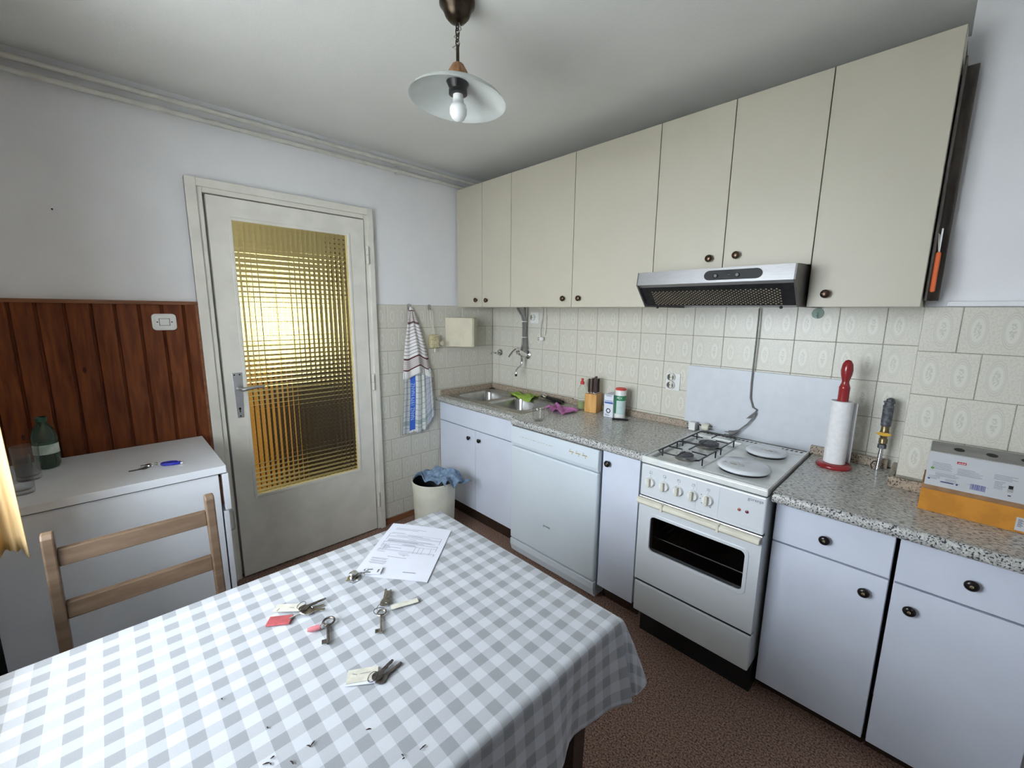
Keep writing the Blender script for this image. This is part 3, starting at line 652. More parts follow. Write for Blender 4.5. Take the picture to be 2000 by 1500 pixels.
pan = obj('control_strip', cp, black_pl, hd, solid=.0015, recalc=False)
for xx in (1.905, 1.985): c = hfront(xx, .55); obj('slider', G().lathe([(.009, 0), (.009, .005), (.006, .006)], c, 'y', 14, -1), black_pl, pan)
c = hfront(1.955, .52); obj('emblem', G().ring((c[0], c[1]-.001, c[2]), .0045, .0008), alu, pan)
for xx in (1.62, 2.12): obj('screw', G().ball((xx, -.41, 1.512), .006, 10, 6), black_pl, hd, smooth=True)

# ================================================================= BASE UNITS
WT = .865
def plain_front(name, x0, x1, y, z0, z1, parent, m=white_lam, bevel=.0015, th=.018): return obj(name, G().box(x0, x1, y, y+th, z0, z1), m, parent, bevel=bevel)
SF = -.529
su = thing('sink_cabinet', 'white two-door sink cabinet beside the bin', 'cabinet', (.43, -.28, 0), 'white base cabinets')
g = G(); yb = SF+.0195; g.box(.010, .026, yb, -.03, .105, .812); g.box(.826, .842, yb, -.03, .105, .812); g.box(.026, .826, yb, -.03, .105, .121); g.box(.026, .826, -.036, -.03, .121, .812)
obj('carcass', g, white_lam2, su)
plain_front('panel', .011, .842, SF, .692, .822, su)
d = plain_front('door', .011, .4235, SF, .109, .686, su); knob(.363, SF, .624, d, knob_dark, .95)
d = plain_front('door', .4265, .842, SF, .109, .686, su); knob(.474, SF, .628, d, knob_dark, .95)
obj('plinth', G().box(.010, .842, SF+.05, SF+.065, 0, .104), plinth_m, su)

dwx0, dwx1, DF = .850, 1.466, -.602
dw = thing('dishwasher', 'white freestanding dishwasher under the worktop', 'dishwasher', (1.158, -.31, 0))
obj('body', G().box(dwx0+.004, dwx1-.004, DF+.028, -.04, .02, .818), dw_white, dw)
cpn = obj('control_panel', G().prism([(DF+.004, .708), (DF+.030, .708), (DF+.030, .820), (DF+.006, .822), (DF, .815), (DF-.002, .745), (DF-.002, .730)], 'x', dwx0, dwx1), dw_white, dw, bevel=.004)
obj('door_panel', G().box(dwx0, dwx1, DF, DF+.028, .118, .704), dw_white, dw, bevel=.010, seg=3)
obj('kick_plate', G().prism([(DF+.028, .112), (DF+.001, .112), (DF+.001, .075), (DF+.012, .035), (DF+.028, .032)], 'x', dwx0, dwx1), dw_white, dw, bevel=.004)
obj('top_strip', G().box(dwx0+.002, dwx1-.002, DF+.008, DF+.060, .8225, .8255), grey_cable, dw)
obj('lettering', lettering('gorenje', .017, lambda a, b: (1.145+a, DF-.0006, .298+b)), gap_m, dw, recalc=False)
pr = G(); z = .775
for i in range(13): xx = .925+i*.020; pr.box(xx, xx+.008+.004*(i % 3), DF-.0016, DF-.001, z-.0018-.001*(i % 2), z)
obj('panel_print', pr, mat('print_gold', (.42, .40, .26), .6, var=.1), cpn)
pr = G()
for i in range(3): pr.box(1.285+i*.042, 1.315+i*.042, DF-.0017, DF-.001, .774, .779); pr.box(1.290+i*.042, 1.294+i*.042, DF-.0017, DF-.001, .784, .789); pr.box(1.303+i*.042, 1.308+i*.042, DF-.0017, DF-.001, .764, .770)
obj('button_print', pr, mat('print_ochre', (.40, .30, .12), .6, var=.1), cpn)

NF = -.570
def base_unit(label, x0, x1, z0, drawer, knobs, zt=.818, back=-.03):
    t = thing('base_cabinet', label, 'cabinet', ((x0+x1)/2, -.3, 0), 'white base cabinets')
    g = G(); yb = NF+.0195; g.box(x0, x0+.016, yb, back, z0, .812); g.box(x1-.016, x1, yb, back, z0, .812); g.box(x0+.016, x1-.016, yb, back, z0, z0+.016); g.box(x0+.016, x1-.016, back-.006, back, z0+.016, .812)
    obj('carcass', g, white_lam2, t)
    if drawer:
        d = plain_front('drawer', x0+.001, x1-.001, NF, drawer, zt, t); knob(knobs[0][0], NF, knobs[0][1], d, knob_dark, 1.05); obj('knob_cap', G().lathe([(.0045, 0), (.003, .0015), (0, .002)], (knobs[0][0], NF-.0242, knobs[0][1]), 'y', 10, -1), brass, d)
    d = plain_front('door', x0+.001, x1-.001, NF, z0, (drawer-.007 if drawer else zt), t); kx = knobs[-1]; knob(kx[0], NF, kx[1], d, knob_dark, 1.05); obj('knob_cap', G().lathe([(.0045, 0), (.003, .0015), (0, .002)], (kx[0], NF-.0242, kx[1]), 'y', 10, -1), brass, d)
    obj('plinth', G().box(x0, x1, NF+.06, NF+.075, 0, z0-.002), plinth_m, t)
base_unit('slim one-door white base cabinet between dishwasher and cooker', 1.470, 1.672, .092, None, [(1.504, .762)])
base_unit('white base cabinet with drawer next to the cooker', 2.218, 2.546, .067, .664, [(2.372, .728), (2.492, .594)], .811, -.24)
base_unit('white base cabinet with drawer under the cardboard carton', 2.556, 2.872, .067, .664, [(2.714, .734), (2.602, .589)], .811, -.24)

# worktops -----------------------------------------------------------------
def worktop(label, x0, x1, yf, holes=None, back=-.0075):
    t = thing('worktop', label, 'worktop', ((x0+x1)/2, (yf+back)/2, .826), 'stone-effect worktops')
    g = G(); z0, z1 = .827, WT
    if holes:
        hx0_, hx1_, hy0_, hy1_ = holes
        g.box(x0, x1, yf+.02, hy0_, z0, z1); g.box(x0, x1, hy1_, back, z0, z1); g.box(x0, hx0_, hy0_, hy1_, z0, z1); g.box(hx1_, x1, hy0_, hy1_, z0, z1)
    else: g.box(x0, x1, yf+.02, back, z0, z1)
    obj('slab', g, top_m, t)
    pts = [(yf+.02, z0)]+[(yf+.019*(1-math.cos(R(a))) if True else 0, (z0+z1)/2+(z1-z0)/2*math.sin(R(a))) for a in (-90, -60, -30, 0, 30, 60, 90)]
    pts = [(yf+.0205, z0)]+[(yf+.012*(1-math.cos(R(a))), (z0+z1)/2+(z1-z0)/2*math.sin(R(a))) for a in (-90, -65, -40, -15, 15, 40, 65, 90)]+[(yf+.0205, z1)]
    obj('front_edge', G().prism(pts, 'x', x0, x1), edge_m, t, smooth=True, ang=50)
    return t
SKX0, SKX1, SKY0, SKY1 = .055, .812, -.478, -.058
t = worktop('stone-effect worktop piece holding the steel sink', .002, .8445, -.556, (SKX0+.01, SKX1-.01, SKY0+.01, SKY1-.01))
obj('upstand', G().box(.0012, .8445, -.021, -.0005, WT, .908), upst_m, t, bevel=.003)
obj('upstand', G().box(.0012, .021, -.52, -.0215, WT, .908), upst_m, t, bevel=.003)
t = worktop('long stone-effect worktop over the dishwasher', .8455, 1.712, -.602)
obj('upstand', G().box(.8455, 1.640, -.021, -.0005, WT, .903), upst_m, t, bevel=.003)
t = worktop('stone-effect worktop to the right of the cooker', 2.216, 2.90, -.636, None, -.2335)
obj('back_slab', G().box(2.216, 2.4995, -.2335, -.0075, .827, WT), top_m, t)
obj('upstand', G().box(2.205, 2.470, -.033, -.0125, WT, .905), upst_m, t, bevel=.003)
obj('upstand', G().box(2.487, 2.5035, -.252, -.035, WT, .905), upst_m, t, bevel=.003)
obj('upstand', G().box(2.487, 2.90, -.253, -.2335, WT, .903), upst_m, t, bevel=.003)

# sink ------------------------------------------------------------------------
sk = thing('double_sink', 'stainless steel double bowl inset sink', 'sink', (.426, -.254, WT))
def bowl(x0, x1, y0, y1, depth):
    g = G(); rings = []
    def ringpts(ins, r, z):
        out = []
        for cx, cy, a0 in ((x1, y1, 0), (x0, y1, 90), (x0, y0, 180), (x1, y0, 270)):
            sx = -1 if cx == x1 else 1; sy = -1 if cy == y1 else 1
            for k in range(7):
                a = R(a0+15*k); out.append((cx+sx*(ins+r)+r*math.cos(a), cy+sy*(ins+r)+r*math.sin(a), z))
        return out
    lv = [(-.006, .058, WT+.0042), (.0, .055, WT+.003), (.006, .052, WT-.012), (.014, .05, WT-depth+.03), (.03, .05, WT-depth+.006), (.06, .04, WT-depth)]
    N = 28
    for l in lv: rings += ringpts(*l)
    fs = [(i*N+k, i*N+(k+1) % N, (i+1)*N+(k+1) % N, (i+1)*N+k) for i in range(len(lv)-1) for k in range(N)]
    fs.append(tuple((len(lv)-1)*N+k for k in range(N)))
    return g.add(rings, fs)
bA = (.080, .372, -.432, -.112); bB = (.424, .764, -.432, -.112)
rim = G()
rim.box(SKX0, SKX1, SKY0, bA[2]-.002, WT, WT+.004); rim.box(SKX0, SKX1, bA[3]+.002, SKY1, WT, WT+.004); rim.box(SKX0, bA[0]-.002, bA[2]-.002, bA[3]+.002, WT, WT+.004); rim.box(bA[1]+.002, bB[0]-.002, bA[2]-.002, bA[3]+.002, WT, WT+.004); rim.box(bB[1]+.002, SKX1, bA[2]-.002, bA[3]+.002, WT, WT+.004)
# fill the rounded bowl corners
for b_ in (bA, bB):
    for cx, cy in ((b_[0], b_[2]), (b_[1], b_[2]), (b_[0], b_[3]), (b_[1], b_[3])):
        sx = 1 if cx == b_[0] else -1; sy = 1 if cy == b_[2] else -1
        ox, oy = cx-sx*.003, cy-sy*.003; r = .058
        arc = [(ox+sx*(r-r*math.cos(R(a))), oy+sy*(r-r*math.sin(R(a)))) for a in (0, 15, 30, 45, 60, 75, 90)]
        rim.prism([(ox, oy)]+arc, 'z', WT, WT+.004)
obj('rim', rim, sink_rim, sk)
for b_ in (bA, bB):
    bo = obj('bowl', bowl(*b_, .16), sink_m, sk, smooth=True, ang=60, recalc=False)
    obj('drain', G().lathe([(.038, 0), (.038, .002), (.03, .003), (.025, .0015), (0, .001)], ((b_[0]+b_[1])/2, (b_[2]+b_[3])/2, WT-.16), 'z', 20), chrome, bo, smooth=True)
single('sink_plug', G().lathe([(.022, 0), (.024, .004), (.020, .008), (.006, .009), (.005, .014), (0, .015)], (.048, -.048, WT+.0001), 'z', 18), black_pl, 'round black sink plug in the corner behind the sink', 'plug', smooth=True)

# cooker ------------------------------------------------------------------
kx0, kx1, KF = 1.722, 2.208, -.655
ck = thing('cooker', 'white freestanding cooker with two gas burners and two electric plates', 'cooker', (1.965, -.35, 0))
cb = G(); cb.box(kx0+.003, kx0+.013, KF+.037, -.058, .14, .846); cb.box(kx1-.013, kx1-.003, KF+.037, -.058, .14, .846); cb.box(kx0+.013, kx1-.013, -.066, -.058, .14, .846); cb.box(kx0+.013, kx1-.013, KF+.037, -.066, .14, .15)
cb.box(kx0+.013, kx1-.013, KF+.05, -.066, .70, .845)
obj('body', cb, enamel, ck)
cav = G(); x0, x1, y0, y1, z0, z1 = kx0+.03, kx1-.03, KF+.036, -.10, .31, .69
cav.box(x0, x1, y1, y1+.004, z0, z1); cav.box(x0, x0+.004, y0, y1, z0, z1); cav.box(x1-.004, x1, y0, y1, z0, z1); cav.box(x0, x1, y0, y1, z0, z0+.004); cav.box(x0, x1, y0, y1, z1-.004, z1)
obj('oven_cavity', cav, mat('oven_enamel', (.02, .02, .022), .35, var=.2), ck)
rk = G()
for yy in (y0+.02, y1-.03): rk.tube([(x0+.006, yy, .50), (x1-.006, yy, .50)], .003, 6)
for i in range(15): xx = x0+.02+i*(x1-x0-.04)/14; rk.tube([(xx, y0+.02, .50), (xx, y1-.03, .50)], .0016, 5)
obj('oven_rack', rk, chrome, ck)
sr = G()
for zz in (.40, .45, .50, .55, .60): sr.tube([(x0+.008, y0+.03, zz-.004), (x0+.008, y1-.03, zz-.004)], .002, 5)
obj('rack_runner', sr, chrome, ck)
# hob top
hobx0, hobx1, hoby0, hoby1 = kx0, kx1, KF-.003, -.052
tp = G()
gx0, gx1, gy0, gy1 = 1.748, 1.952, -.622, -.130
tp.box(hobx0, hobx1, hoby0, gy0, .850, .876); tp.box(hobx0, hobx1, gy1, hoby1, .850, .876); tp.box(hobx0, gx0, gy0, gy1, .850, .876); tp.box(gx1, hobx1, gy0, gy1, .850, .876); tp.box(gx0, gx1, gy0, gy1, .850, .862)
hob = obj('hob', tp, enamel_top, ck, bevel=.005, seg=3)
rm = G(); rm.box(hobx0+.001, hobx1-.001, hoby0+.001, hoby0+.010, .8755, .8795); rm.box(hobx0+.001, hobx0+.008, hoby0+.01, hoby1-.002, .8755, .8795); rm.box(hobx1-.008, hobx1-.001, hoby0+.01, hoby1-.002, .8755, .8795)
obj('hob_rim', rm, enamel_top, hob, bevel=.0018)
vt = G()
for i in range(24):
    if 17 <= i <= 18: continue
    xx = kx0+.03+i*.0185; vt.prism([(xx, -.088), (xx+.009, -.088), (xx+.013, -.072), (xx+.004, -.072)], 'z', .8762, .8768)
obj('vent_slot', vt, gap_m, hob)
for by, r in ((-.505, .030), (-.262, .045)):
    bn = obj('burner', G().lathe([(r+.016, 0), (r+.012, .004), (r, .006), (r, .014), (r*.9, .016), (r*.86, .0165)], (1.850, by, .862), 'z', 24), mat('burner_aluminium', (.42, .41, .40), .4, metal=.9, var=.1), ck, smooth=True, ang=40)
    obj('burner_cap', G().lathe([(r*.98, 0), (r*1.0, .003), (r*.9, .007), (0, .008)], (1.850, by, .8785), 'z', 24), galv, bn, smooth=True)
gr = G(); zz = .898; ga, gb_, gc, gd = 1.766, 1.938, -.606, -.146; mid = -.385
loop = lambda ya, yb: [(ga+.012, ya, zz), (gb_-.012, ya, zz), (gb_, ya+.012, zz), (gb_, yb-.012, zz), (gb_-.012, yb, zz), (ga+.012, yb, zz), (ga, yb-.012, zz), (ga, ya+.012, zz)]
gr.tube(loop(gc, mid-.004), .0032, 8, closed=True); gr.tube(loop(mid+.004, gd), .0032, 8, closed=True)
for by, r in ((-.505, .022), (-.262, .03)):
    for dx, dy in ((1, 0), (-1, 0), (0, 1), (0, -1)):
        ex = gb_ if dx > 0 else ga; 
        if dx: gr.tube([(ex, by, zz), (1.85+dx*r, by, zz+.001)], .003, 6)
        else:
            ey = {(-.505, 1): mid-.004, (-.505, -1): gc, (-.262, 1): gd, (-.262, -1): mid+.004}[(by, dy)]
            gr.tube([(1.85, ey, zz), (1.85, by+dy*r, zz+.001)], .003, 6)
for xx in (ga, gb_):
    for yy in (gc+.05, mid-.03, mid+.03, gd-.05): gr.tube([(xx, yy, zz), (xx, yy, .866)], .003, 6)
obj('pan_support', gr, black_en, ck, smooth=True)
for cx, cy, r, lab in ((2.078, -.505, .093, 'front'), (2.082, -.225, .080, 'rear')):
    obj('hot_plate', G().lathe([(r-.006, 0), (r-.006, .008), (r-.012, .009)], (cx, cy, .876), 'z', 32), black_en, ck)
    cv = thing('plate_cover', 'round white enamel plate cover with pink flowers on the %s electric plate' % lab, 'plate cover', (cx, cy, .8852), 'white hotplate covers')
    obj('disc', G().lathe([(r, 0), (r+.003, .004), (r, .012), (r-.010, .0165), (0, .018)], (cx, cy, .8852), 'z', 40), enamel, cv, smooth=True, ang=50)
    pr = G(); rs = random.Random(3 if lab == 'front' else 8)
    fx, fy = (cx-.028, cy-.03) if lab == 'front' else (cx+.02, cy-.03)
    for i in range(34):
        a = rs.uniform(0, 2*PI); d = rs.uniform(0, .034); s_ = rs.uniform(.0018, .0042); px, py = fx+d*math.cos(a)*1.3, fy+d*math.sin(a)*.8
        pr.lathe([(s_, 0), (s_*.6, .0004)], (px, py, .9030+.0), 'z', 6)
    obj('flower_print', pr, mat('flower_pink', (.42, .26, .28), .5, col2=(.30, .34, .26), vscale=90), cv)
# control panel
pnl = obj('control_panel', G().box(kx0+.001, kx1-.001, KF, KF+.05, .702, .845), enamel, ck, bevel=.006, seg=3)
pr = G(); pr.box(1.962, 1.9632, KF-.0004, KF, .715, .835); pr.box(2.048, 2.0492, KF-.0004, KF, .715, .835); pr.box(1.735, 2.19, KF-.0004, KF, .7155, .7163)
obj('panel_line', pr, mat('panel_line', (.55, .58, .60), .5, var=.05), pnl)
for i, xx in enumerate((1.768, 1.830, 1.890, 1.950, 2.008)):
    kb = obj('control_knob', G().lathe([(.0215, 0), (.0215, .004), (.019, .008), (.0185, .011)], (xx, KF-.001, .772), 'y', 28, -1), white_pl, ck, smooth=True, ang=40)
    obj('knob_grip', G().box(xx-.0058, xx+.0058, KF-.026, KF-.011, .753, .791), mat('grip_ivory', (.66, .65, .56), .4, var=.05), kb, bevel=.003)
    g = G(); zt = .808
    if i < 4:
        for a, b, c, d_ in ((-.006, .006, zt+.0105, zt+.0115), (-.006, .006, zt, zt+.001), (-.006, -.005, zt, zt+.0115), (.005, .006, zt, zt+.0115)): g.box(xx+a, xx+b, KF-.0006, KF, c, d_)
        qx = (-.0045, .0005)[i % 2]; g.box(xx+qx, xx+qx+.004, KF-.0007, KF, zt+.001+.005*(i // 2 % 2), zt+.0045+.005*(i // 2 % 2))
    else:
        for q in range(3): g.box(xx-.006, xx+.006, KF-.0006, KF, zt+q*.004, zt+.0015+q*.004)
    g.box(xx-.0006, xx+.0006, KF-.0006, KF, .797, .803)
    obj('dial_mark', g, ink_faint, pnl)
g = G()
for a in range(150, 330, 36): g.lathe([(.0022, 0), (.0022, .0006)], (2.008+.029*math.cos(R(a)), KF, .772+.029*math.sin(R(a))), 'y', 8, -1)
obj('dial_dot', g, ink, pnl)
for xx, c in ((2.122, (.30, .08, .05)), (2.148, (.13, .02, .04))): obj('indicator_lamp', G().lathe([(.0058, 0), (.0058, .002), (.003, .0035), (0, .004)], (xx, KF-.0002, .774), 'y', 14, -1), mat('lamp_%d' % int(c[0]*100), c, .15, var=.1), ck, smooth=True)
obj('lettering', lettering('gorenje', .017, lambda a, b: (2.172+a, KF-.0006, .826+b)), ink, pnl, recalc=False)
# oven door
od0, od1 = .3035, .692; wx0, wx1, wz0, wz1 = 1.778, 2.160, .455, .622
dr = G(); dr.box(kx0+.001, wx0, KF, KF+.034, od0, od1); dr.box(wx1, kx1-.001, KF, KF+.034, od0, od1); dr.box(wx0, wx1, KF, KF+.034, od0, wz0); dr.box(wx0, wx1, KF, KF+.034, wz1, od1)
od = obj('oven_door', dr, enamel, ck)
wcx, wcz, whx, whz = (wx0+wx1)/2, (wz0+wz1)/2, (wx1-wx0)/2, (wz1-wz0)/2
po, pi2 = rrect(wcx, wcz, whx+.011, whz+.011, .024), rrect(wcx, wcz, whx-.003, whz-.003, .018); NN = len(po)
sg = G().add([(p[0], y, p[1]) for y in (KF-.003, KF+.008) for p in po]+[(p[0], y, p[1]) for y in (KF-.003, KF+.008) for p in pi2],
    [(k, (k+1) % NN, 2*NN+(k+1) % NN, 2*NN+k) for k in range(NN)]+[(NN+k, 3*NN+k, 3*NN+(k+1) % NN, NN+(k+1) % NN) for k in range(NN)]+[(k, NN+k, NN+(k+1) % NN, (k+1) % NN) for k in range(NN)]+[(2*NN+k, 2*NN+(k+1) % NN, 3*NN+(k+1) % NN, 3*NN+k) for k in range(NN)])
obj('window_surround', sg, enamel, od, bevel=.002)
obj('oven_glass', G().box(wx0, wx1, KF+.010, KF+.014, wz0, wz1), mat('oven_glass', (.36, .36, .37), .03, trans=1., ior=1.3, var=.01), od)
hnd = obj('oven_handle', G().prism([(KF-.026, .672), (KF-.032, .680), (KF-.030, .692), (KF-.020, .698), (KF+.001, .697), (KF+.001, .690), (KF-.018, .688), (KF-.020, .674)], 'x', kx0+.003, kx1-.003), ivory, od, bevel=.002)
for xx in (1.838, 2.062): obj('handle_ring', G().box(xx-.005, xx+.005, KF-.034, KF-.001, .669, .7), ivory, hnd, bevel=.002)
obj('door_trim', G().tube([(kx0+.002, KF-.002, .6985), (kx1-.002, KF-.002, .6985)], .003, 8), steel, od)
obj('storage_drawer', G().box(kx0+.001, kx1-.001, KF+.002, KF+.034, .142, .2895), enamel, ck, bevel=.006, seg=3)
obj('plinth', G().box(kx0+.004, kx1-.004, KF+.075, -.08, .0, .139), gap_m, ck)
for bx6 in ((kx0+.004, kx1-.004, KF+.009, KF+.0365, .290, .303), (kx0+.004, kx1-.004, KF+.010, KF+.0365, .6925, .7015), (kx0+.003, kx1-.003, KF+.006, KF+.03, .8455, .8495)): obj('seal', G().box(*bx6), gap_m, ck)  # black strips put in as the shade of the open gaps between fronts

single('splash_panel', G().box(1.617, 2.292, -.0125, -.0015, .868, 1.210), mat('splash_white', (.62, .65, .70), .35, var=.02), 'plain white splashback panel behind the cooker', 'splashback', bevel=.001)
# dark strip filling the slots beside the cooker
# ================================================================= THINGS ON THE CABINET WALL
def plate_outlet(label, cx, cz, hw_, hh, socks):
    t = thing('wall_socket', label, 'socket', (cx, -.004, cz))
    obj('plate', G().prism(rrect(cx, cz, hw_, hh, .003), 'y', -.0005, -.006), white_pl, t, bevel=.001)
    for z in socks:
        s_ = obj('socket_rim', G().lathe([(.022, 0), (.0225, .016), (.0195, .017), (.0185, .008)], (cx-.008 if len(socks) > 1 else cx-.012, -.006, z), 'y', 24, -1, caps=False), white_pl, t, smooth=True, ang=40)
        x = cx-.008 if len(socks) > 1 else cx-.012
        obj('socket_well', G().lathe([(.0188, 0), (.0188, .004)], (x, -.0062, z), 'y', 20, -1), outlet_dark, s_)
        obj('socket_insert', G().box(x-.008, x+.008, -.016, -.010, z-.0175, z+.0175), ivory, s_, bevel=.003)
        g = G()
        for dx in (-.0045, .0045): g.lathe([(.0022, 0), (.0022, .0008)], (x+dx, -.016, z), 'y', 8, -1)
        obj('socket_hole', g, gap_m, s_)
plate_outlet('single white wall socket beside the grey hoses', .464, 1.443, .041, .040, [1.446])
plate_outlet('double white wall socket beside the splashback panel', 1.533, 1.108, .040, .047, [1.134, 1.090])
tp_ = thing('mixer_tap', 'chrome wall-mounted mixer tap with lever and swan spout', 'tap', (.40, -.004, 1.17))
obj('rosette', G().lathe([(.032, 0), (.030, .008), (.020, .016), (.013, .018)], (.405, -.0005, 1.168), 'y', 24, -1), chrome, tp_, smooth=True)
obj('body', G().tube([(.404, -.012, 1.170), (.402, -.045, 1.176), (.40, -.085, 1.188), (.40, -.108, 1.195)], [.014, .021, .023, .018], 16), chrome, tp_, smooth=True)
obj('lever', G().tube([(.40, -.092, 1.200), (.40, -.108, 1.214), (.40, -.135, 1.212), (.40, -.160, 1.198), (.40, -.185, 1.176), (.40, -.196, 1.166)], [.012, .013, .011, .009, .008, .006], 12), chrome, tp_, smooth=True)
obj('spout', G().tube([(.40, -.062, 1.172), (.40, -.063, 1.130), (.40, -.064, 1.110), (.40, -.075, 1.090), (.40, -.105, 1.074), (.40, -.120, 1.062), (.40, -.123, 1.035)], [.012, .011, .007, .007, .007, .007, .007], 12), chrome, tp_, smooth=True)
obj('aerator', cyl((.40, -.123, 1.018), .0085, .018), black_pl, tp_)
vl = thing('stop_valve', 'small chrome stop valve with handle on the tiled wall', 'valve', (.092, -.004, 1.16))
obj('rosette', G().lathe([(.030, 0), (.029, .006), (.020, .018), (.010, .02)], (.095, -.0005, 1.164), 'y', 24, -1), chrome, vl, smooth=True)
obj('stem', G().tube([(.095, -.018, 1.164), (.095, -.055, 1.162)], .007, 10), chrome, vl, smooth=True)
obj('grip', G().tube([(.088, -.055, 1.165), (.085, -.075, 1.162), (.086, -.092, 1.156)], [.007, .009, .005], 10), chrome, vl, smooth=True)
for i, (xt, ytop, path) in enumerate(((.33, 0, [(.338, -.055, 1.5145), (.352, -.05, 1.49), (.372, -.042, 1.46), (.380, -.036, 1.42), (.381, -.034, 1.36), (.382, -.034, 1.30), (.378, -.036, 1.25), (.382, -.05, 1.20)]),
                                      (.40, 0, [(.412, -.055, 1.5145), (.407, -.046, 1.47), (.402, -.036, 1.42), (.400, -.034, 1.36), (.400, -.034, 1.30), (.408, -.034, 1.24), (.416, -.036, 1.18)]))):
    t = thing('water_hose', ('grey hose slanting down from the cabinet to the mixer tap', 'straight grey hose dropping from the cabinet to the mixer tap')[i], 'hose', path[-1], 'grey boiler hoses')
    obj('hose', G().tube(path, .0085, 10), grey_cable, t, smooth=True)
    if i == 0:
        for zc in (1.415, 1.30): obj('cable_tie', G().box(.370, .411, -.046, -.024, zc-.003, zc+.003), white_pl, t, bevel=.002)
pc = thing('power_cord', 'thin white cord with plug hanging below the wall cabinet', 'cord', (.55, -.02, 1.29))
obj('cord', G().tube([(.555, -.02, 1.514), (.553, -.018, 1.45), (.535, -.014, 1.39), (.530, -.012, 1.33), (.540, -.016, 1.305)], .0028, 6), white_cable, pc, smooth=True)
obj('cord', G().tube([(.580, -.02, 1.514), (.585, -.018, 1.44), (.582, -.014, 1.38), (.575, -.014, 1.32)], .0026, 6), white_cable, pc, smooth=True)
pb = obj('plug', G().box(.538, .572, -.034, -.012, 1.283, 1.310), white_pl, pc, bevel=.006)
for z in (1.29, 1.303): obj('pin', G().tube([(.538, -.024, z), (.520, -.03, z-.002)], .002, 6), chrome, pb)
hk_ = thing('suction_hook', 'pale green round suction hook under the last wall cabinet', 'hook', (2.163, -.004, 1.48))
obj('cup', G().lathe([(.023, 0), (.022, .004), (.012, .008), (0, .009)], (2.163, -.0008, 1.492), 'y', 24, -1), pale_green, hk_, smooth=True)
obj('hook', G().tube([(2.163, -.010, 1.495), (2.163, -.014, 1.480), (2.163, -.022, 1.474), (2.163, -.026, 1.482)], .0028, 8), pale_green, hk_, smooth=True)

hcd = thing('hood_cable', 'grey power cable hanging from the hood with a loose plug', 'cable', (1.94, -.03, .9))
pth = [(1.935, -.020, 1.513), (1.937, -.024, 1.45), (1.937, -.024, 1.36), (1.936, -.023, 1.25), (1.935, -.022, 1.15), (1.938, -.022, 1.08), (1.953, -.022, 1.035), (1.972, -.022, 1.026), (1.966, -.026, 1.012), (1.948, -.030, .992), (1.935, -.034, .978), (1.950, -.030, .985), (1.966, -.027, 1.004), (1.972, -.026, 1.012), (1.962, -.030, .985), (1.942, -.036, .952), (1.918, -.045, .925), (1.902, -.05, .908)]
obj('cable', G().tube(pth, .0036, 8), grey_cable, hcd, smooth=True)
pl = obj('plug', G().tube([(1.906, -.049, .912), (1.893, -.053, .902), (1.880, -.057, .895), (1.868, -.061, .893)], [.005, .009, .014, .014], 10), grey_cable, hcd, smooth=True)
for dz in (-.006, .006): obj('pin', G().tube([(1.868, -.061, .893+dz), (1.850, -.066, .892+dz)], .0022, 6), chrome, pl)
ap = thing('plug_adapter', 'loose white plug lying behind the cooker next to the worktop', 'plug', (1.69, -.05, .866))
obj('body', G().prism(rrect(1.683, .892, .017, .022, .005), 'y', -.066, -.036), white_pl, ap, bevel=.003)
for dz in (-.005, .006): obj('pin', G().tube([(1.667, -.05, .895+dz), (1.648, -.05, .892+dz)], .0023, 6), chrome, ap)
bp_ = thing('beige_plug', 'beige plug with two metal pins standing behind the gas burners', 'plug', (1.745, -.05, .877))
obj('body', G().lathe([(.014, 0), (.019, .006), (.019, .026), (.014, .036)], (1.728, -.0445, .8975), 'x', 18), ivory, bp_, smooth=True, ang=50)
for dz in (-.008, .008): obj('pin', G().tube([(1.764, -.0445, .8975+dz), (1.782, -.0445, .8975+dz)], .0022, 6), old_brass, bp_)
obj('cord', G().tube([(1.728, -.0445, .8975), (1.716, -.0445, .905), (1.712, -.05, .90), (1.7155, -.052, .88)], .0035, 6), black_pl, bp_, smooth=True)

# gas valve
gv = thing('gas_valve', 'grey iron gas pipe with yellow shut-off lever and braided hose', 'gas valve', (2.445, -.06, WT))
obj('elbow', G().tube([(2.447, -.003, 1.145), (2.447, -.045, 1.145)], .013, 12), galv, gv, smooth=True)
obj('iron_pipe', G().lathe([(.010, 0), (.016, .003), (.016, .010), (.0155, .012), (.0165, .02), (.0165, .075), (.0175, .078), (.0175, .085), (.0145, .086), (.0145, .096), (.018, .097), (.018, .102), (.010, .103), (.010, .112), (0, .113)], (2.447, -.062, 1.048), 'z', 16), galv, gv, smooth=True, ang=40)
obj('valve_body', G().lathe([(.009, 0), (.014, .004), (.014, .022), (.011, .026), (.013, .040), (.016, .046), (.013, .058), (.013, .075)], (2.447, -.062, .975), 'z', 16), old_brass, gv, smooth=True, ang=40)
obj('lever', G().prism([(2.421, 1.020), (2.436, 1.027), (2.447, 1.024), (2.458, 1.027), (2.473, 1.020), (2.460, 1.013), (2.447, 1.011), (2.434, 1.013)], 'y', -.083, -.077), yellow_p, gv, bevel=.002)
obj('hose_nut', G().lathe([(.014, 0), (.014, .016)], (2.446, -.062, .958), 'z', 6), galv, gv)
hs_ = G()
for k in range(16):
    a, b = k/16, (k+1)/16; z0 = .958-(.958-WT-.001)*a
    hs_.lathe([(.0078, 0), (.0086, -.0028), (.0078, -.0056)], (2.446-.003*a, -.062-.004*a, z0), 'z', 12, caps=False)
obj('braided_hose', hs_, chrome, gv, smooth=True)
single('hose_bracket', G().tube([(2.428, -.075, WT+.003), (2.422, -.073, .885), (2.428, -.068, .899), (2.436, -.066, .902)], .0024, 6), black_en, 'small black wire clip at the foot of the gas hose', 'clip')

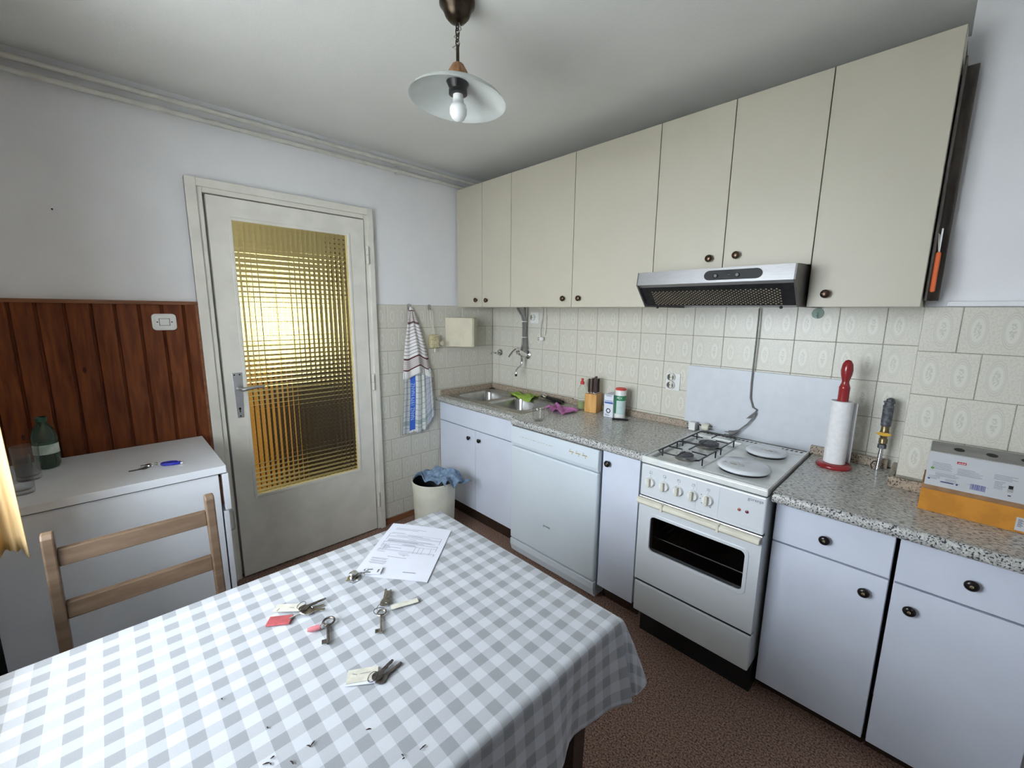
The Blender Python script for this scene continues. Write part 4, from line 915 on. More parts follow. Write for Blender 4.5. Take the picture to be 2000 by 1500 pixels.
# ================================================================= THINGS ON THE WORKTOP
rh = thing('paper_towel_holder', 'red lacquered wooden kitchen roll holder on the worktop', 'roll holder', (2.312, -.150, WT))
obj('base', G().lathe([(.058, 0), (.061, .004), (.061, .010), (.056, .016), (.040, .019), (0, .020)], (2.312, -.150, WT), 'z', 36), red_wood, rh, smooth=True, ang=50)
obj('spindle', G().lathe([(.014, .02), (.014, .27), (.0185, .272), (.0185, .330), (.0195, .333), (.0175, .337), (.013, .352), (.0125, .360), (.0185, .385), (.0205, .405), (.0175, .428), (.010, .442), (0, .446)], (2.312, -.150, WT), 'z', 24), red_wood, rh, smooth=True, ang=50)
rl = thing('kitchen_roll', 'white embossed kitchen paper roll on the red holder', 'kitchen roll', (2.312, -.150, WT+.0202))
obj('roll', G().lathe([(.0205, .001), (.037, 0), (.037, .258), (.0205, .258), (.0205, .001)], (2.312, -.150, WT+.0202), 'z', 40, caps=False), paper, rl, smooth=True, ang=40)
obj('loose_sheet', G().sheet(10, 4, lambda u, v: (2.312+.0375*math.sin(.3+u*1.0)+u*u*.012, -.150+.0375*math.cos(.3+u*1.0)+u*u*.016, WT+.022+.248*v)), paper, rl, smooth=True, recalc=False, solid=.001)

bx = thing('cardboard_carton', 'long orange carton with white printed top and finger holes', 'carton', (2.76, -.34, WT))
cx0, cx1, cy0, cy1 = 2.578, 2.93, -.420, -.256
obj('tray', G().box(cx0, cx1, cy0, cy1, WT+.0005, .938), carton_orange, bx, bevel=.001)
obj('tray_lip', G().box(cx0+.001, cx1, cy0+.0005, cy1, .938, .956), carton_brown, bx, bevel=.001)
lid = obj('lid', G().box(cx0+.005, cx1, cy0-.001, cy1-.002, .952, 1.062), carton_white, bx, bevel=.002)
obj('lid_top', G().box(cx0+.007, cx1-.002, cy0+.004, cy1-.004, 1.0615, 1.0635), carton_top, lid)
for xx in (2.648, 2.718, 2.788, 2.858):
    g = G(); n = 20
    g.add([(xx+.0125*math.cos(2*PI*k/n), -.345+.026*math.sin(2*PI*k/n), 1.0642) for k in range(n)], [tuple(range(n))]); obj('finger_hole', g, gap_m, lid, recalc=False)
fy = cy0-.0016
def frect(g, a, b, c, d): return g.box(a, b, fy, fy+.0004, c, d)
pr = G(); rs = random.Random(5)
for (a, b, z0, n) in ((2.594, 2.640, 1.030, 6), (2.650, 2.705, 1.022, 5), (2.604, 2.668, .997, 3), (2.590, 2.62, .985, 3), (2.628, 2.66, .981, 3), (2.725, 2.775, 1.026, 4), (2.728, 2.752, 1.006, 6)):
    for i in range(n): frect(pr, a, a+(b-a)*rs.uniform(.65, 1), z0-.0042*i-.0013, z0-.0042*i)
frect(pr, 2.59, 2.70, 1.0015, 1.002); frect(pr, 2.672, 2.72, .979, .9796)
obj('print', pr, ink_faint, lid)
pr = G(); frect(pr, 2.618, 2.647, .9685, .972); frect(pr, 2.589, 2.594, .972, .977); frect(pr, 2.652, 2.656, .967, .973); obj('blue_print', pr, mat('print_navy', (.05, .06, .20), .6, var=.1), lid)
rs = random.Random(4); pr = G(); xx = 2.682
while xx < 2.712: ww = rs.choice((.0007, .0012, .0018)); frect(pr, xx, xx+ww, .965, .983); xx += ww+rs.choice((.0008, .0013))
obj('barcode', pr, mat('print_violet', (.10, .10, .32), .6, var=.1), lid)
pr = G(); frect(pr, 2.646, 2.666, 1.036, 1.0435); lg = obj('red_logo', pr, mat('print_red', (.45, .02, .05), .5, var=.05), lid)
pr = G()
for i in range(6): pr.box(2.6485+i*.0027, 2.6485+i*.0027+.0016, fy-.0006, fy-.0002, 1.0378, 1.0402+.001*(i % 2))
obj('logo_lettering', pr, white_pl, lg)
pr = G(); pr.lathe([(.004, 0), (.004, .0005)], (2.5955, fy+.0004, 1.010), 'y', 14, -1); obj('green_dot', pr, mat('print_green', (.10, .28, .06), .5, var=.05), lid)
pr = G(); frect(pr, 2.756, 2.765, .990, 1.000); frect(pr, 2.7575, 2.7635, .968, .971); obj('pen_picture', pr, black_pl, lid)
pr = G(); frect(pr, 2.755, 2.766, .980, .990); obj('pen_picture_body', pr, carton_top, lid)
obj('end_label', G().box(2.783, 2.83, cy0-.0006, cy0-.0001, .872, .912), carton_white, bx)
pr = G()
for i in range(7): pr.box(2.787, 2.795+.003*(i % 2), cy0-.0010, cy0-.0006, .905-i*.0035, .9068-i*.0035)
obj('end_print', pr, ink, bx)

kb_ = thing('knife_block', 'golden wooden knife block on the worktop', 'knife block', (1.055, -.085, WT))
def rotz(p, c, a): x, y = p[0]-c[0], p[1]-c[1]; return (c[0]+x*math.cos(a)-y*math.sin(a), c[1]+x*math.sin(a)+y*math.cos(a))
kc = (1.060, -.085); ka = R(12)
def kq(u, v): return rotz((kc[0]+u, kc[1]+v), kc, ka)
obj('block', G().prism([kq(-.040, -.042), kq(.040, -.042), kq(.040, .042), kq(-.040, .042)], 'z', WT+.0005, WT+.118), block_wood, kb_, bevel=.003)
g = G()
for u, v in ((-.026, -.01), (-.008, -.006), (.006, -.002), (.024, -.022), (.026, .015)): g.prism([kq(u-.0025, v-.012), kq(u+.0025, v-.012), kq(u+.0025, v+.012), kq(u-.0025, v+.012)], 'z', WT+.1179, WT+.1184)
obj('slot', g, gap_m, kb_)
for i, (u, v, h) in enumerate(((-.026, -.01, .092), (-.008, -.006, .096), (.006, -.002, .100), (.024, -.022, .113), (.026, .015, .094))):
    t = thing('block_knife', ('dark wooden handled knife standing in the knife block', 'dark wooden handled knife standing in the knife block', 'knife with the brownest handle in the knife block', 'knife with the tallest handle in the knife block', 'short-handled knife right behind the tallest knife in the block')[i], 'knife', (*kq(u, v), WT+.1186), 'knives in the block')
    z0 = WT+.1186; a, b = kq(u, v-.009), kq(u, v+.009)
    obj('handle', G().bar(kq(u, v-.010), kq(u, v+.010), .0125, z0+.006, z0+h), handle_wood, t, bevel=.005, seg=3)
    obj('bolster', G().bar(kq(u, v-.008), kq(u, v+.008), .008, z0, z0+.0062), steel, t)

cn = thing('salt_carton', 'white carton with blue band and hexagon mark beside the knife block', 'carton', (1.21, -.09, WT))
ca = R(6)
def cq(u, v): return rotz((1.205+u, -.092+v), (1.205, -.092), ca)
obj('box', G().prism([cq(-.030, -.048), cq(.030, -.048), cq(.030, .048), cq(-.030, .048)], 'z', WT+.0005, WT+.138), mat('carton_pale', (.72, .75, .82), .5, var=.03), cn, bevel=.0015)
def face(g, u0, u1, z0, z1):     # a flat print on the -y side
    a, b = cq(u0, -.0486), cq(u1, -.0486); c, d = cq(u1, -.0481), cq(u0, -.0481)
    return g.prism([a, b, c, d], 'z', WT+z0, WT+z1)
obj('blue_band', face(face(G(), -.026, .028, .083, .094), -.026, .026, .099, .102), mat('print_blue', (.06, .12, .38), .5, var=.1), cn)
g = G(); pts = [(.0205*math.cos(R(60*k)), .0205*math.sin(R(60*k))) for k in range(6)]; pi_ = [(p[0]*.6, p[1]*.6) for p in pts]
V = []
for p in pts+pi_:
    q = cq(p[0]*.8, -.0485); V.append((q[0], q[1], WT+.040+p[1]*.8))
g.add(V, [(k, (k+1) % 6, 6+(k+1) % 6, 6+k) for k in range(6)]); obj('hexagon_mark', g, mat('print_black', (.03, .03, .06), .5, var=.1), cn, recalc=False)
g = G()
for i, (a, b, z) in enumerate(((-.024, .022, .132), (-.016, .018, .128), (-.022, .0, .018), (-.022, .010, .013), (-.020, .006, .009))): face(g, a, b, z, z+.0022)
obj('small_print', g, ink_faint, cn)
g = G(); n = 20; V = []
for k in range(n):
    a = 2*PI*k/n; q = cq(.0305, .012+.020*math.cos(a)); V.append((q[0], q[1], WT+.082+.026*math.sin(a)))
g.add(V, [tuple(range(n))]); obj('side_picture', g, mat('print_dark', (.08, .07, .08), .5, col2=(.35, .28, .25), vscale=90), cn, recalc=False)

sb = thing('spice_canister', 'white plastic canister with red cap and green label', 'canister', (1.262, -.115, WT))
scx, scy = 1.272, -.112
obj('body', G().lathe([(.028, 0), (.0315, .002), (.0315, .168), (.030, .172)], (scx, scy, WT+.0003), 'z', 32), white_pl, sb, smooth=True, ang=50)
obj('cap', G().lathe([(.031, 0), (.0315, .002), (.0315, .009), (.029, .011), (.027, .009), (0, .009)], (scx, scy, WT+.1725), 'z', 32), red_pl, sb, smooth=True, ang=50)
def wrap(a0, a1, z0, z1, rr=.0317, n=12):
    return G().sheet(n, 1, lambda u, v: (scx+rr*math.cos(R(a0+(a1-a0)*u)), scy+rr*math.sin(R(a0+(a1-a0)*u)), WT+z0+(z1-z0)*v))
obj('green_label', wrap(190, 400, .112, .141, n=30), mat('label_green', (.02, .22, .09), .4, var=.1), sb, smooth=True, recalc=False)
obj('pale_label', wrap(262, 400, .030, .112, n=20), mat('label_pale', (.55, .68, .66), .5, var=.05), sb, smooth=True, recalc=False)
obj('green_stripe', wrap(205, 258, .032, .112, n=10), mat('label_green', (.02, .22, .09), .4), sb, smooth=True, recalc=False)
ga_ = lettering('PEX', .020, lambda a, b: (scx+.0320*math.cos(R(290)+a/.032), scy+.0320*math.sin(R(290)+a/.032), WT+.127+b))
obj('lettering', ga_, white_pl, sb, recalc=False)

db = thing('detergent_bottle', 'clear plastic washing-up bottle with red cap behind the knife block', 'bottle', (.965, -.075, WT))
bc = (.968, -.080, WT+.0003)
obj('bottle', G().lathe([(.020, 0), (.027, .003), (.0275, .06), (.0255, .085), (.0275, .11), (.025, .135), (.017, .152), (.010, .158), (.010, .163)], bc, 'z', 24), bottle_clear, db, smooth=True, ang=60)
obj('liquid', G().lathe([(.0185, .002), (.0255, .005), (.0260, .052), (0, .0525)], bc, 'z', 24), detergent, db, smooth=True, ang=60)
obj('cap', G().lathe([(.0135, .163), (.0135, .180), (.008, .182), (.007, .190), (.0085, .192), (.0085, .200), (.004, .202), (0, .202)], bc, 'z', 20), red_pl, db, smooth=True, ang=50)

lk = thing('paring_knife', 'small knife with black handle lying on the worktop before the canister', 'knife', (1.33, -.15, WT))
g = G(); p0, p1, p2 = (1.262, -.178), (1.340, -.128), (1.418, -.078)
obj('handle', G().bar(p0, p1, .014, WT+.0005, WT+.0125), black_pl, lk, bevel=.004)
d_ = Vector((p2[0]-p1[0], p2[1]-p1[1])).normalized(); nn = Vector((-d_.y, d_.x))
obj('blade', G().prism([(p1[0]-nn.x*.005, p1[1]-nn.y*.005), (p2[0]-d_.x*.03-nn.x*.006, p2[1]-d_.y*.03-nn.y*.006), p2, (p1[0]+nn.x*.006, p1[1]+nn.y*.006)], 'z', WT+.004, WT+.0055), steel, lk)

gm = thing('glass_mug', 'clear glass mug with handle on the worktop by the sink', 'mug', (.985, -.512, WT))
mcx, mcy = .985, -.512
obj('cup', G().lathe([(.0, .0), (.030, .0), (.0335, .004), (.036, .078), (.0355, .079), (.033, .010), (.029, .0075), (0, .0075)], (mcx, mcy, WT+.0004), 'z', 32), glass_m, gm, smooth=True, ang=60)
obj('handle', G().tube([(mcx+.031, mcy+.018, WT+.064), (mcx+.048, mcy+.032, WT+.066), (mcx+.055, mcy+.038, WT+.045), (mcx+.048, mcy+.032, WT+.022), (mcx+.031, mcy+.017, WT+.018)], .0045, 8), glass_m, gm, smooth=True)

def crumple(name, label, cat, fn, m, nu=28, nv=22, solid=.0018):
    g = G().sheet(nu, nv, fn); return single(name, g, m, label, cat, smooth=True, ang=180, recalc=False, solid=solid)
def nz(x, y, z=0): return noise.noise(Vector((x, y, z)))
def green(u, v):
    x = .325+.235*v+.02*nz(u*3, v*3); y = -.148+.10*u+.02*nz(u*2+5, v*4)-.04*max(0, v-.45)*(1-u)+.02*v
    z = WT+.0062+.010*abs(nz(u*3.1+1, v*3.7+2))*2+.010*math.sin(v*PI*2.2+u)**2
    if x > .43 and y < -.12: z -= .04*max(0, min(1, (-.12-y)/.04))*max(0, min(1, (x-.43)/.03))
    return (x, y, z)
crumple('dish_cloth', 'crumpled lime green dish cloth on the sink divider', 'cloth', green, green_cloth_m)
def pink(u, v):
    x = .825+.185*u+.015*nz(u*3+9, v*3); y = -.285+.15*v-.02*u+.012*nz(u*2, v*4+3)
    z = WT+.003+.020*abs(nz(u*2.3+4, v*2.9+7))*1.7+.008*math.sin(u*PI*2.4+v*2)**2
    return (x, y, z)
crumple('cleaning_cloth', 'crumpled pink cleaning cloth lying on the worktop', 'cloth', pink, pink_cloth_m)
sp_ = thing('tap_spray', 'black pull-out tap spray with chrome head behind the sink', 'spray', (.68, -.05, WT+.004))
obj('head', G().tube([(.588, -.044, WT+.028), (.604, -.044, WT+.030), (.626, -.046, WT+.0225), (.640, -.047, WT+.021)], [.017, .018, .0165, .013], 14), chrome, sp_, smooth=True)
obj('handle', G().tube([(.640, -.047, WT+.021), (.70, -.053, WT+.0175), (.775, -.062, WT+.0165), (.800, -.065, WT+.0162)], [.011, .013, .0125, .009], 12), black_pl, sp_, smooth=True)

# ================================================================= THINGS ON THE DOOR WALL
def wallhook(label, y, z):
    t = thing('towel_hook', label, 'hook', (.0005, y, z-.02), 'grey adhesive wall hooks')
    obj('plate', G().prism(rrect(y, z, .013, .022, .010), 'x', .0005, .004), alu, t, bevel=.001)
    obj('hook', G().tube([(.004, y, z+.004), (.012, y, z-.006), (.020, y, z-.012), (.024, y, z-.004)], .003, 8), alu, t, smooth=True)
wallhook('grey wall hook holding the kitchen towels', -.760, 1.507)
wallhook('grey wall hook holding the straw scrubber', -.600, 1.507)
def t_up(u, v):
    v2 = v**.8
    yl = -.768-.077*v2; yr = -.752+.165*v2
    y = yl+(yr-yl)*u
    ridge = (1-abs(2*(u-.45)))
    z = 1.512-v*.46-.05*v*abs(u-.45)*1.2-.012*math.sin(u*9)*v
    x = .026+v2*(.034*ridge+.010*math.cos((u-.45)*16))+.004*math.sin(v*8+u*5)
    return (x, y, z)
def t_lo(u, v):
    z = 1.085-v*(.455-.10*max(0, (u-.62)/.38)); s = .35+.65*v**.5
    if u < .62: y = -.835-.025*v+(.150+.028*v)*(u/.62); x = .030+.012*math.cos(u*14)+.006*math.sin(v*5)
    else:
        q = (u-.62)/.38; y0 = -.685+.003*v; y = y0+.066*q+.03*v*q*(1-v*.4); x = .022+.016*abs(math.cos(q*4))+.002
    return (x, y, z+.006*math.sin(u*22)*v)
t = thing('checked_towel', 'checked kitchen towel with blue lettered band hanging below the striped towel', 'towel', (.03, -.76, .62))
obj('cloth', G().sheet(48, 30, t_lo), towel_check, t, smooth=True, ang=180, recalc=False, solid=.0015)
V, F = text_verts('NANZ 1979 NANZ', .030)
def tmap(a, b):
    v = .50-a*2.35; u = .305+b*4.2+.0
    p = t_lo(max(0, min(1, u)), max(.0, min(1, v))); return (p[0]+.0028, p[1], p[2])
g = G(); g.add([tmap(p[0], -p[1]) for p in V], F)
obj('woven_lettering', g, mat('lettering_pale', (.42, .55, .80), .9, var=.05), t, recalc=False, smooth=True)
t = thing('striped_towel', 'white kitchen towel with brown stripes hanging from the wall hook', 'towel', (.03, -.72, 1.0))
obj('cloth', G().sheet(36, 40, t_up), towel_stripe, t, smooth=True, ang=180, recalc=False, solid=.0018)
sc_ = thing('straw_scrubber', 'rolled straw-coloured scrubber hanging on a white string', 'scrubber', (.03, -.578, 1.20))
obj('string', G().tube([(.022, -.607, 1.495), (.024, -.605, 1.45), (.026, -.592, 1.38), (.028, -.580, 1.318)], .0016, 6), string_m, sc_, smooth=True)
obj('string', G().tube([(.022, -.594, 1.495), (.024, -.586, 1.45), (.026, -.585, 1.38), (.028, -.579, 1.318)], .0016, 6), string_m, sc_, smooth=True)
lf = G(); lf.box(.006, .046, -.614, -.543, 1.222, 1.318)
pad = obj('pad', lf, loofah, sc_, bevel=.014, seg=3)
for i in range(7): obj('binding', G().tube([(.0465, -.612, 1.232+i*.0125), (.048, -.578, 1.233+i*.0125), (.0465, -.545, 1.235+i*.0125)], .0016, 5), string_m, pad)
obj('tassel', G().lathe([(.003, 0), (.006, .008), (.004, .03)], (.028, -.575, 1.192), 'z', 10), string_m, sc_)
bxw = thing('wall_box', 'beige plastic wall box with round button mounted on the tiles', 'wall box', (.035, -.385, 1.222))
obj('housing', G().prism([(.0005, -.536), (.045, -.532), (.070, -.502), (.074, -.262), (.066, -.248), (.0005, -.243)], 'z', 1.225, 1.438), beige_pl, bxw, bevel=.005, seg=3)
obj('button', G().lathe([(.017, 0), (.017, .003), (.014, .004)], (.0, 0, 0), 'x', 20), beige_pl, bxw, world=False).location = (.053-.035, -.530+.385, 1.258-1.222)
bxw.children[-1].rotation_euler = (0, 0, R(-50))

# bin and rag ------------------------------------------------------------------
bcx, bcy, br = .366, -.828, .142
bn = thing('waste_bin', 'round cream plastic waste bin beside the sink cabinet', 'bin', (bcx, bcy, 0))
obj('tub', G().lathe([(.0, .001), (.118, .001), (.122, .006), (br-.003, .395), (br, .397), (br, .408), (br-.004, .410), (br-.008, .404), (.117, .012), (0, .010)], (bcx, bcy, 0), 'z', 48), bin_m, bn, smooth=True, ang=50)
obj('bin_liner', G().lathe([(br-.009, .401), (br-.012, .36), (br-.03, .30), (.06, .27), (0, .28)], (bcx, bcy, 0), 'z', 40, caps=False), bag_m, bn, smooth=True, ang=60)
def rag(u, v):
    a = u-.5; b = v-.5
    x = bcx+.03+.29*a+.02*nz(u*3, v*2); y = bcy+.045+.21*b+.025*nz(u*2+7, v*3)+.05*a
    r = math.hypot(x-bcx, y-bcy)
    z = .412+.05*abs(nz(u*2.6+3, v*3.1))*1.8+.045*math.exp(-((u-.30)**2+(v-.62)**2)/.03)+.012*math.sin(u*9+v*4)
    if r > br: z -= (r-br)*.55
    else: z -= .02*max(0, .4-v)
    return (x, y, max(z, .345))
crumple('rag', 'faded blue rag draped over the bin', 'rag', rag, blue_rag_m, 34, 30)

# ================================================================= WHITE CABINET BY THE PANELLING
wc = thing('storage_cabinet', 'low white laminate cabinet in front of the wood panelling', 'cabinet', (.31, -2.31, 0))
obj('body', G().box(.030, .585, -2.620, -2.0005, .02, .8205), white_lam2, wc, bevel=.0015)
obj('worktop', G().box(.027, .590, -2.622, -1.972, .822, .852), white_lam2, wc, bevel=.0015)
obj('worktop_seam', G().box(.029, .5905, -2.621, -1.973, .8203, .8222), outlet_dark, wc)
d = obj('drawer_front', G().box(.035, .5895, -1.988, -1.967, .662, .818), white_lam2, wc, bevel=.0015)
obj('drawer_box', G().box(.06, .56, -2.0, -1.988, .68, .80), rail_m, wc)
d = obj('cabinet_door', G().box(.035, .5875, -1.995, -1.977, .03, .655), white_lam2, wc, bevel=.0015)
obj('handle', G().tube([(.54, -1.977, .635), (.54, -1.958, .632), (.54, -1.956, .625), (.54, -1.956, .555), (.54, -1.958, .548), (.54, -1.977, .545)], .004, 8), alu, d, smooth=True)
obj('foot_rail', G().box(.05, .57, -2.60, -2.02, 0, .02), plinth_m, wc)
bt = thing('water_bottle', 'empty green plastic water bottle with white label', 'bottle', (.155, -2.495, .852))
bc = (.155, -2.487, .8524)
obj('bottle', G().lathe([(0, .004), (.020, 0), (.030, .004), (.036, .018), (.036, .048), (.034, .055), (.036, .062), (.036, .100), (.034, .106), (.036, .112), (.035, .135), (.028, .160), (.017, .178), (.0145, .184), (.0145, .190)], bc, 'z', 28), green_glass, bt, smooth=True, ang=60)
obj('label', G().lathe([(.0364, .062), (.0364, .100)], bc, 'z', 28, caps=False), mat('bottle_label', (.62, .68, .64), .6, col2=(.40, .52, .45), vscale=30), bt, smooth=True)
obj('cap', G().lathe([(.0155, .190), (.0165, .191), (.0165, .206), (.014, .208), (0, .208)], bc, 'z', 20), mat('cap_green', (.03, .09, .06), .4, var=.1), bt, smooth=True, ang=40)
for (x, y, lab) in ((.440, -2.535, 'empty drinking glass standing at the front of the white cabinet'), (.275, -2.530, 'empty drinking glass standing between the green bottle and the other glass')):
    single('drinking_glass', G().lathe([(0, 0), (.030, 0), (.032, .003), (.0365, .128), (.0350, .129), (.0305, .018), (.026, .014), (0, .014)], (x, y, .8522), 'z', 32), glass_m, lab, 'glass', 'drinking glasses on the white cabinet', smooth=True, ang=60)

# ------------------------------------------------ keys
def flat_key(g, p, q, z, wd=.0085, bow=.011, th=.0022):
    """flat cylinder key, bow at p and tip at q"""
    P_, Q_ = Vector(p), Vector(q); d = (Q_-P_).normalized(); n = Vector((-d.y, d.x)); c = P_+d*bow
    pts = [c+d*bow*math.cos(R(a))+n*bow*math.sin(R(a)) for a in (40, 75, 110, 145, 180, 215, 250, 285, 320)]
    L = (Q_-c).length
    sh = []
    for i in range(6): sh.append(c+d*(bow*1.05+(L-bow*1.05)*i/5)-n*(wd/2-(.0016 if i % 2 else 0)))
    sh.append(Q_+n*wd*.2)
    pts = pts+sh+[c+d*bow*1.05+n*wd/2]
    return g.prism([(v.x, v.y) for v in pts], 'z', z, z+th)
def lever_key(g, p, q, z, r=.0024, side=1):
    P_, Q_ = Vector(p), Vector(q); d = (Q_-P_).normalized(); n = Vector((-d.y, d.x))*side; zz = z+r
    g.tube([(p[0], p[1], zz), (q[0], q[1], zz)], r, 8)
    a = Q_-d*.003; b = Q_-d*.014
    pts = [a, a+n*.013, a+n*.013-d*.004, a+n*.010-d*.004, a+n*.010-d*.006, a+n*.013-d*.006, b+n*.013, b]
    g.prism([(v.x, v.y) for v in pts], 'z', zz-.0012, zz+.0012)
    return g
TZ = .7640
def card(g, p, q, wd, z, th=.0012): return g.bar(p, q, wd, z, z+th)
# 1: silver bunch with clear tag by the paper
k = thing('key_bunch', 'small silver key bunch with clear plastic tag touching the paper sheet', 'keys', (1.535, -1.855, TZ))
obj('key_ring', G().ring((1.545, -1.845, TZ+.004), .0145, .0011, tilt=.15), chrome, k, smooth=True)
obj('key', flat_key(G(), (1.538, -1.847), (1.556, -1.872), TZ+.001), chrome, k); obj('key', flat_key(G(), (1.532, -1.852), (1.545, -1.880), TZ+.0035), chrome, k)
obj('key', flat_key(G(), (1.528, -1.842), (1.542, -1.866), TZ+.006), key_metal, k)
obj('charm', G().ball((1.533, -1.855, TZ+.012), (.010, .012, .006), 14, 8), chrome, k, smooth=True)
tg = obj('tag', card(G(), (1.532, -1.822), (1.562, -1.788), .030, TZ+.0032), plaster_tag, k)
g = G(); card(g, (1.537, -1.828), (1.549, -1.814), .005, TZ+.0045, .0003); card(g, (1.531, -1.815), (1.541, -1.803), .004, TZ+.0045, .0003); card(g, (1.540, -1.815), (1.535, -1.822), .004, TZ+.0045, .0003); card(g, (1.562, -1.800), (1.553, -1.790), .005, TZ+.0045, .0003)
obj('tag_print', g, ink, tg)
# 2: red and beige tags
k = thing('key_bunch', 'key bunch with a red leather tag and a beige paper tag', 'keys', (1.575, -2.01, TZ))
obj('key_ring', G().ring((1.590, -1.995, TZ+.006), .0155, .0011, tilt=-.2), chrome, k, smooth=True)
obj('red_tag', card(G(), (1.563, -2.073), (1.592, -2.030), .030, TZ+.0005, .004), mat('red_leather', (.42, .09, .10), .5, var=.12, vscale=60), k, bevel=.0015)
obj('strap', G().tube([(1.588, -2.034, TZ+.003), (1.591, -2.022, TZ+.006), (1.592, -2.010, TZ+.006)], .0028, 8), chrome, k, smooth=True)
obj('paper_tag', card(G(), (1.530, -2.048), (1.572, -2.000), .026, TZ+.0060, .0012), tag_paper, k)
g = G(); card(g, (1.546, -2.049), (1.540, -2.041), .0015, TZ+.0073, .0002); card(g, (1.553, -2.022), (1.561, -2.014), .0012, TZ+.0073, .0002); obj('tag_writing', g, ink, k)
obj('key', flat_key(G(), (1.584, -2.005), (1.592, -1.955), TZ+.001), key_metal, k); obj('key', flat_key(G(), (1.590, -2.003), (1.612, -1.960), TZ+.0036), key_metal, k)
obj('key', flat_key(G(), (1.578, -2.010), (1.578, -1.946), TZ+.0062), key_dark, k); obj('tag_wire', G().ring((1.568, -2.000, TZ+.010), .010, .0006, tilt=.3), black_en, k)
# 3: lever key with a red cap
k = thing('lever_key', 'dark old lever key with a pink rubber sleeve on its ring', 'key', (1.685, -1.985, TZ))
obj('key', lever_key(G(), (1.673, -1.977), (1.726, -1.996), TZ+.0005, .0032, -1), key_dark, k, smooth=True)
obj('bow', G().ring((1.660, -1.970, TZ+.0042), .0125, .0027, tilt=.05), key_dark, k, smooth=True)
obj('link', G().ring((1.6655, -1.984, TZ+.0048), .0075, .0009, tilt=.3), chrome, k, smooth=True)
obj('sleeve', G().tube([(1.667, -1.992, TZ+.0062), (1.662, -2.008, TZ+.0062), (1.658, -2.016, TZ+.0062)], [.0056, .006, .004], 12), mat('pink_rubber', (.62, .20, .22), .4, var=.05), k, smooth=True)
# 4: three items on a ring
k = thing('key_bunch', 'key bunch with a long lever key and a narrow paper tag', 'keys', (1.71, -1.85, TZ))
obj('key_ring', G().ring((1.701, -1.857, TZ+.0055), .0125, .0009, tilt=.25), chrome, k, smooth=True); obj('key_ring', G().ring((1.712, -1.868, TZ+.0055), .0145, .0008, tilt=-.2), black_en, k, smooth=True)
obj('lever_key', lever_key(G(), (1.725, -1.872), (1.776, -1.898), TZ+.0005, .0026, -1), key_metal, k, smooth=True); obj('lever_bow', G().ring((1.717, -1.867, TZ+.0032), .0095, .0022), key_metal, k, smooth=True)
obj('key', flat_key(G(), (1.697, -1.852), (1.652, -1.815), TZ+.001), key_metal, k); obj('key', flat_key(G(), (1.700, -1.848), (1.656, -1.810), TZ+.0036), key_metal, k); obj('key', flat_key(G(), (1.702, -1.851), (1.648, -1.820), TZ+.0064), key_metal, k)
obj('paper_tag', card(G(), (1.716, -1.842), (1.737, -1.779), .016, TZ+.003, .0012), tag_paper, k)
# 5: paper tag with two keys
k = thing('key_bunch', 'two dark keys wired to a beige paper tag', 'keys', (1.865, -1.965, TZ))
obj('paper_tag', card(G(), (1.838, -2.002), (1.868, -1.952), .032, TZ+.0015, .0012), tag_paper, k); obj('paper_tag', card(G(), (1.842, -2.004), (1.874, -1.958), .031, TZ+.0002, .0010), doc_paper, k)
g = G(); card(g, (1.838, -1.991), (1.846, -1.985), .0012, TZ+.0028, .0002); card(g, (1.848, -1.980), (1.858, -1.962), .0008, TZ+.0028, .0002); obj('tag_writing', g, ink, k)
obj('key', flat_key(G(), (1.882, -1.968), (1.862, -1.916), TZ+.0028), key_dark, k); obj('key', flat_key(G(), (1.890, -1.965), (1.878, -1.905), TZ+.0005), key_dark, k)
obj('tag_wire', G().ring((1.875, -1.966, TZ+.006), .0095, .0006, tilt=.4), black_en, k)
# 6: keys with blue fob on the white cabinet
HZ = .8522
k = thing('key_bunch', 'door keys with a bright blue plastic fob on the white cabinet', 'keys', (.43, -2.18, HZ))
obj('key', flat_key(G(), (.420, -2.205), (.423, -2.262), HZ+.001), key_dark, k); obj('key', flat_key(G(), (.408, -2.195), (.428, -2.232), HZ+.0036), key_dark, k); obj('key', flat_key(G(), (.400, -2.190), (.392, -2.225), HZ+.006), chrome, k)
obj('key_ring', G().ring((.412, -2.188, HZ+.009), .014, .0013, tilt=.3), chrome, k, smooth=True); obj('chain_ring', G().ring((.418, -2.170, HZ+.006), .008, .0012), chrome, k, smooth=True)
obj('fob', G().prism([(.405, -2.158), (.420, -2.166), (.437, -2.158), (.450, -2.128), (.452, -2.106), (.440, -2.100), (.436, -2.108), (.420, -2.112), (.408, -2.128)], 'z', HZ+.0008, HZ+.011), blue_pl, k, bevel=.003)
obj('fob_tip', G().bar((.446, -2.104), (.449, -2.095), .006, HZ+.003, HZ+.007), chrome, k)

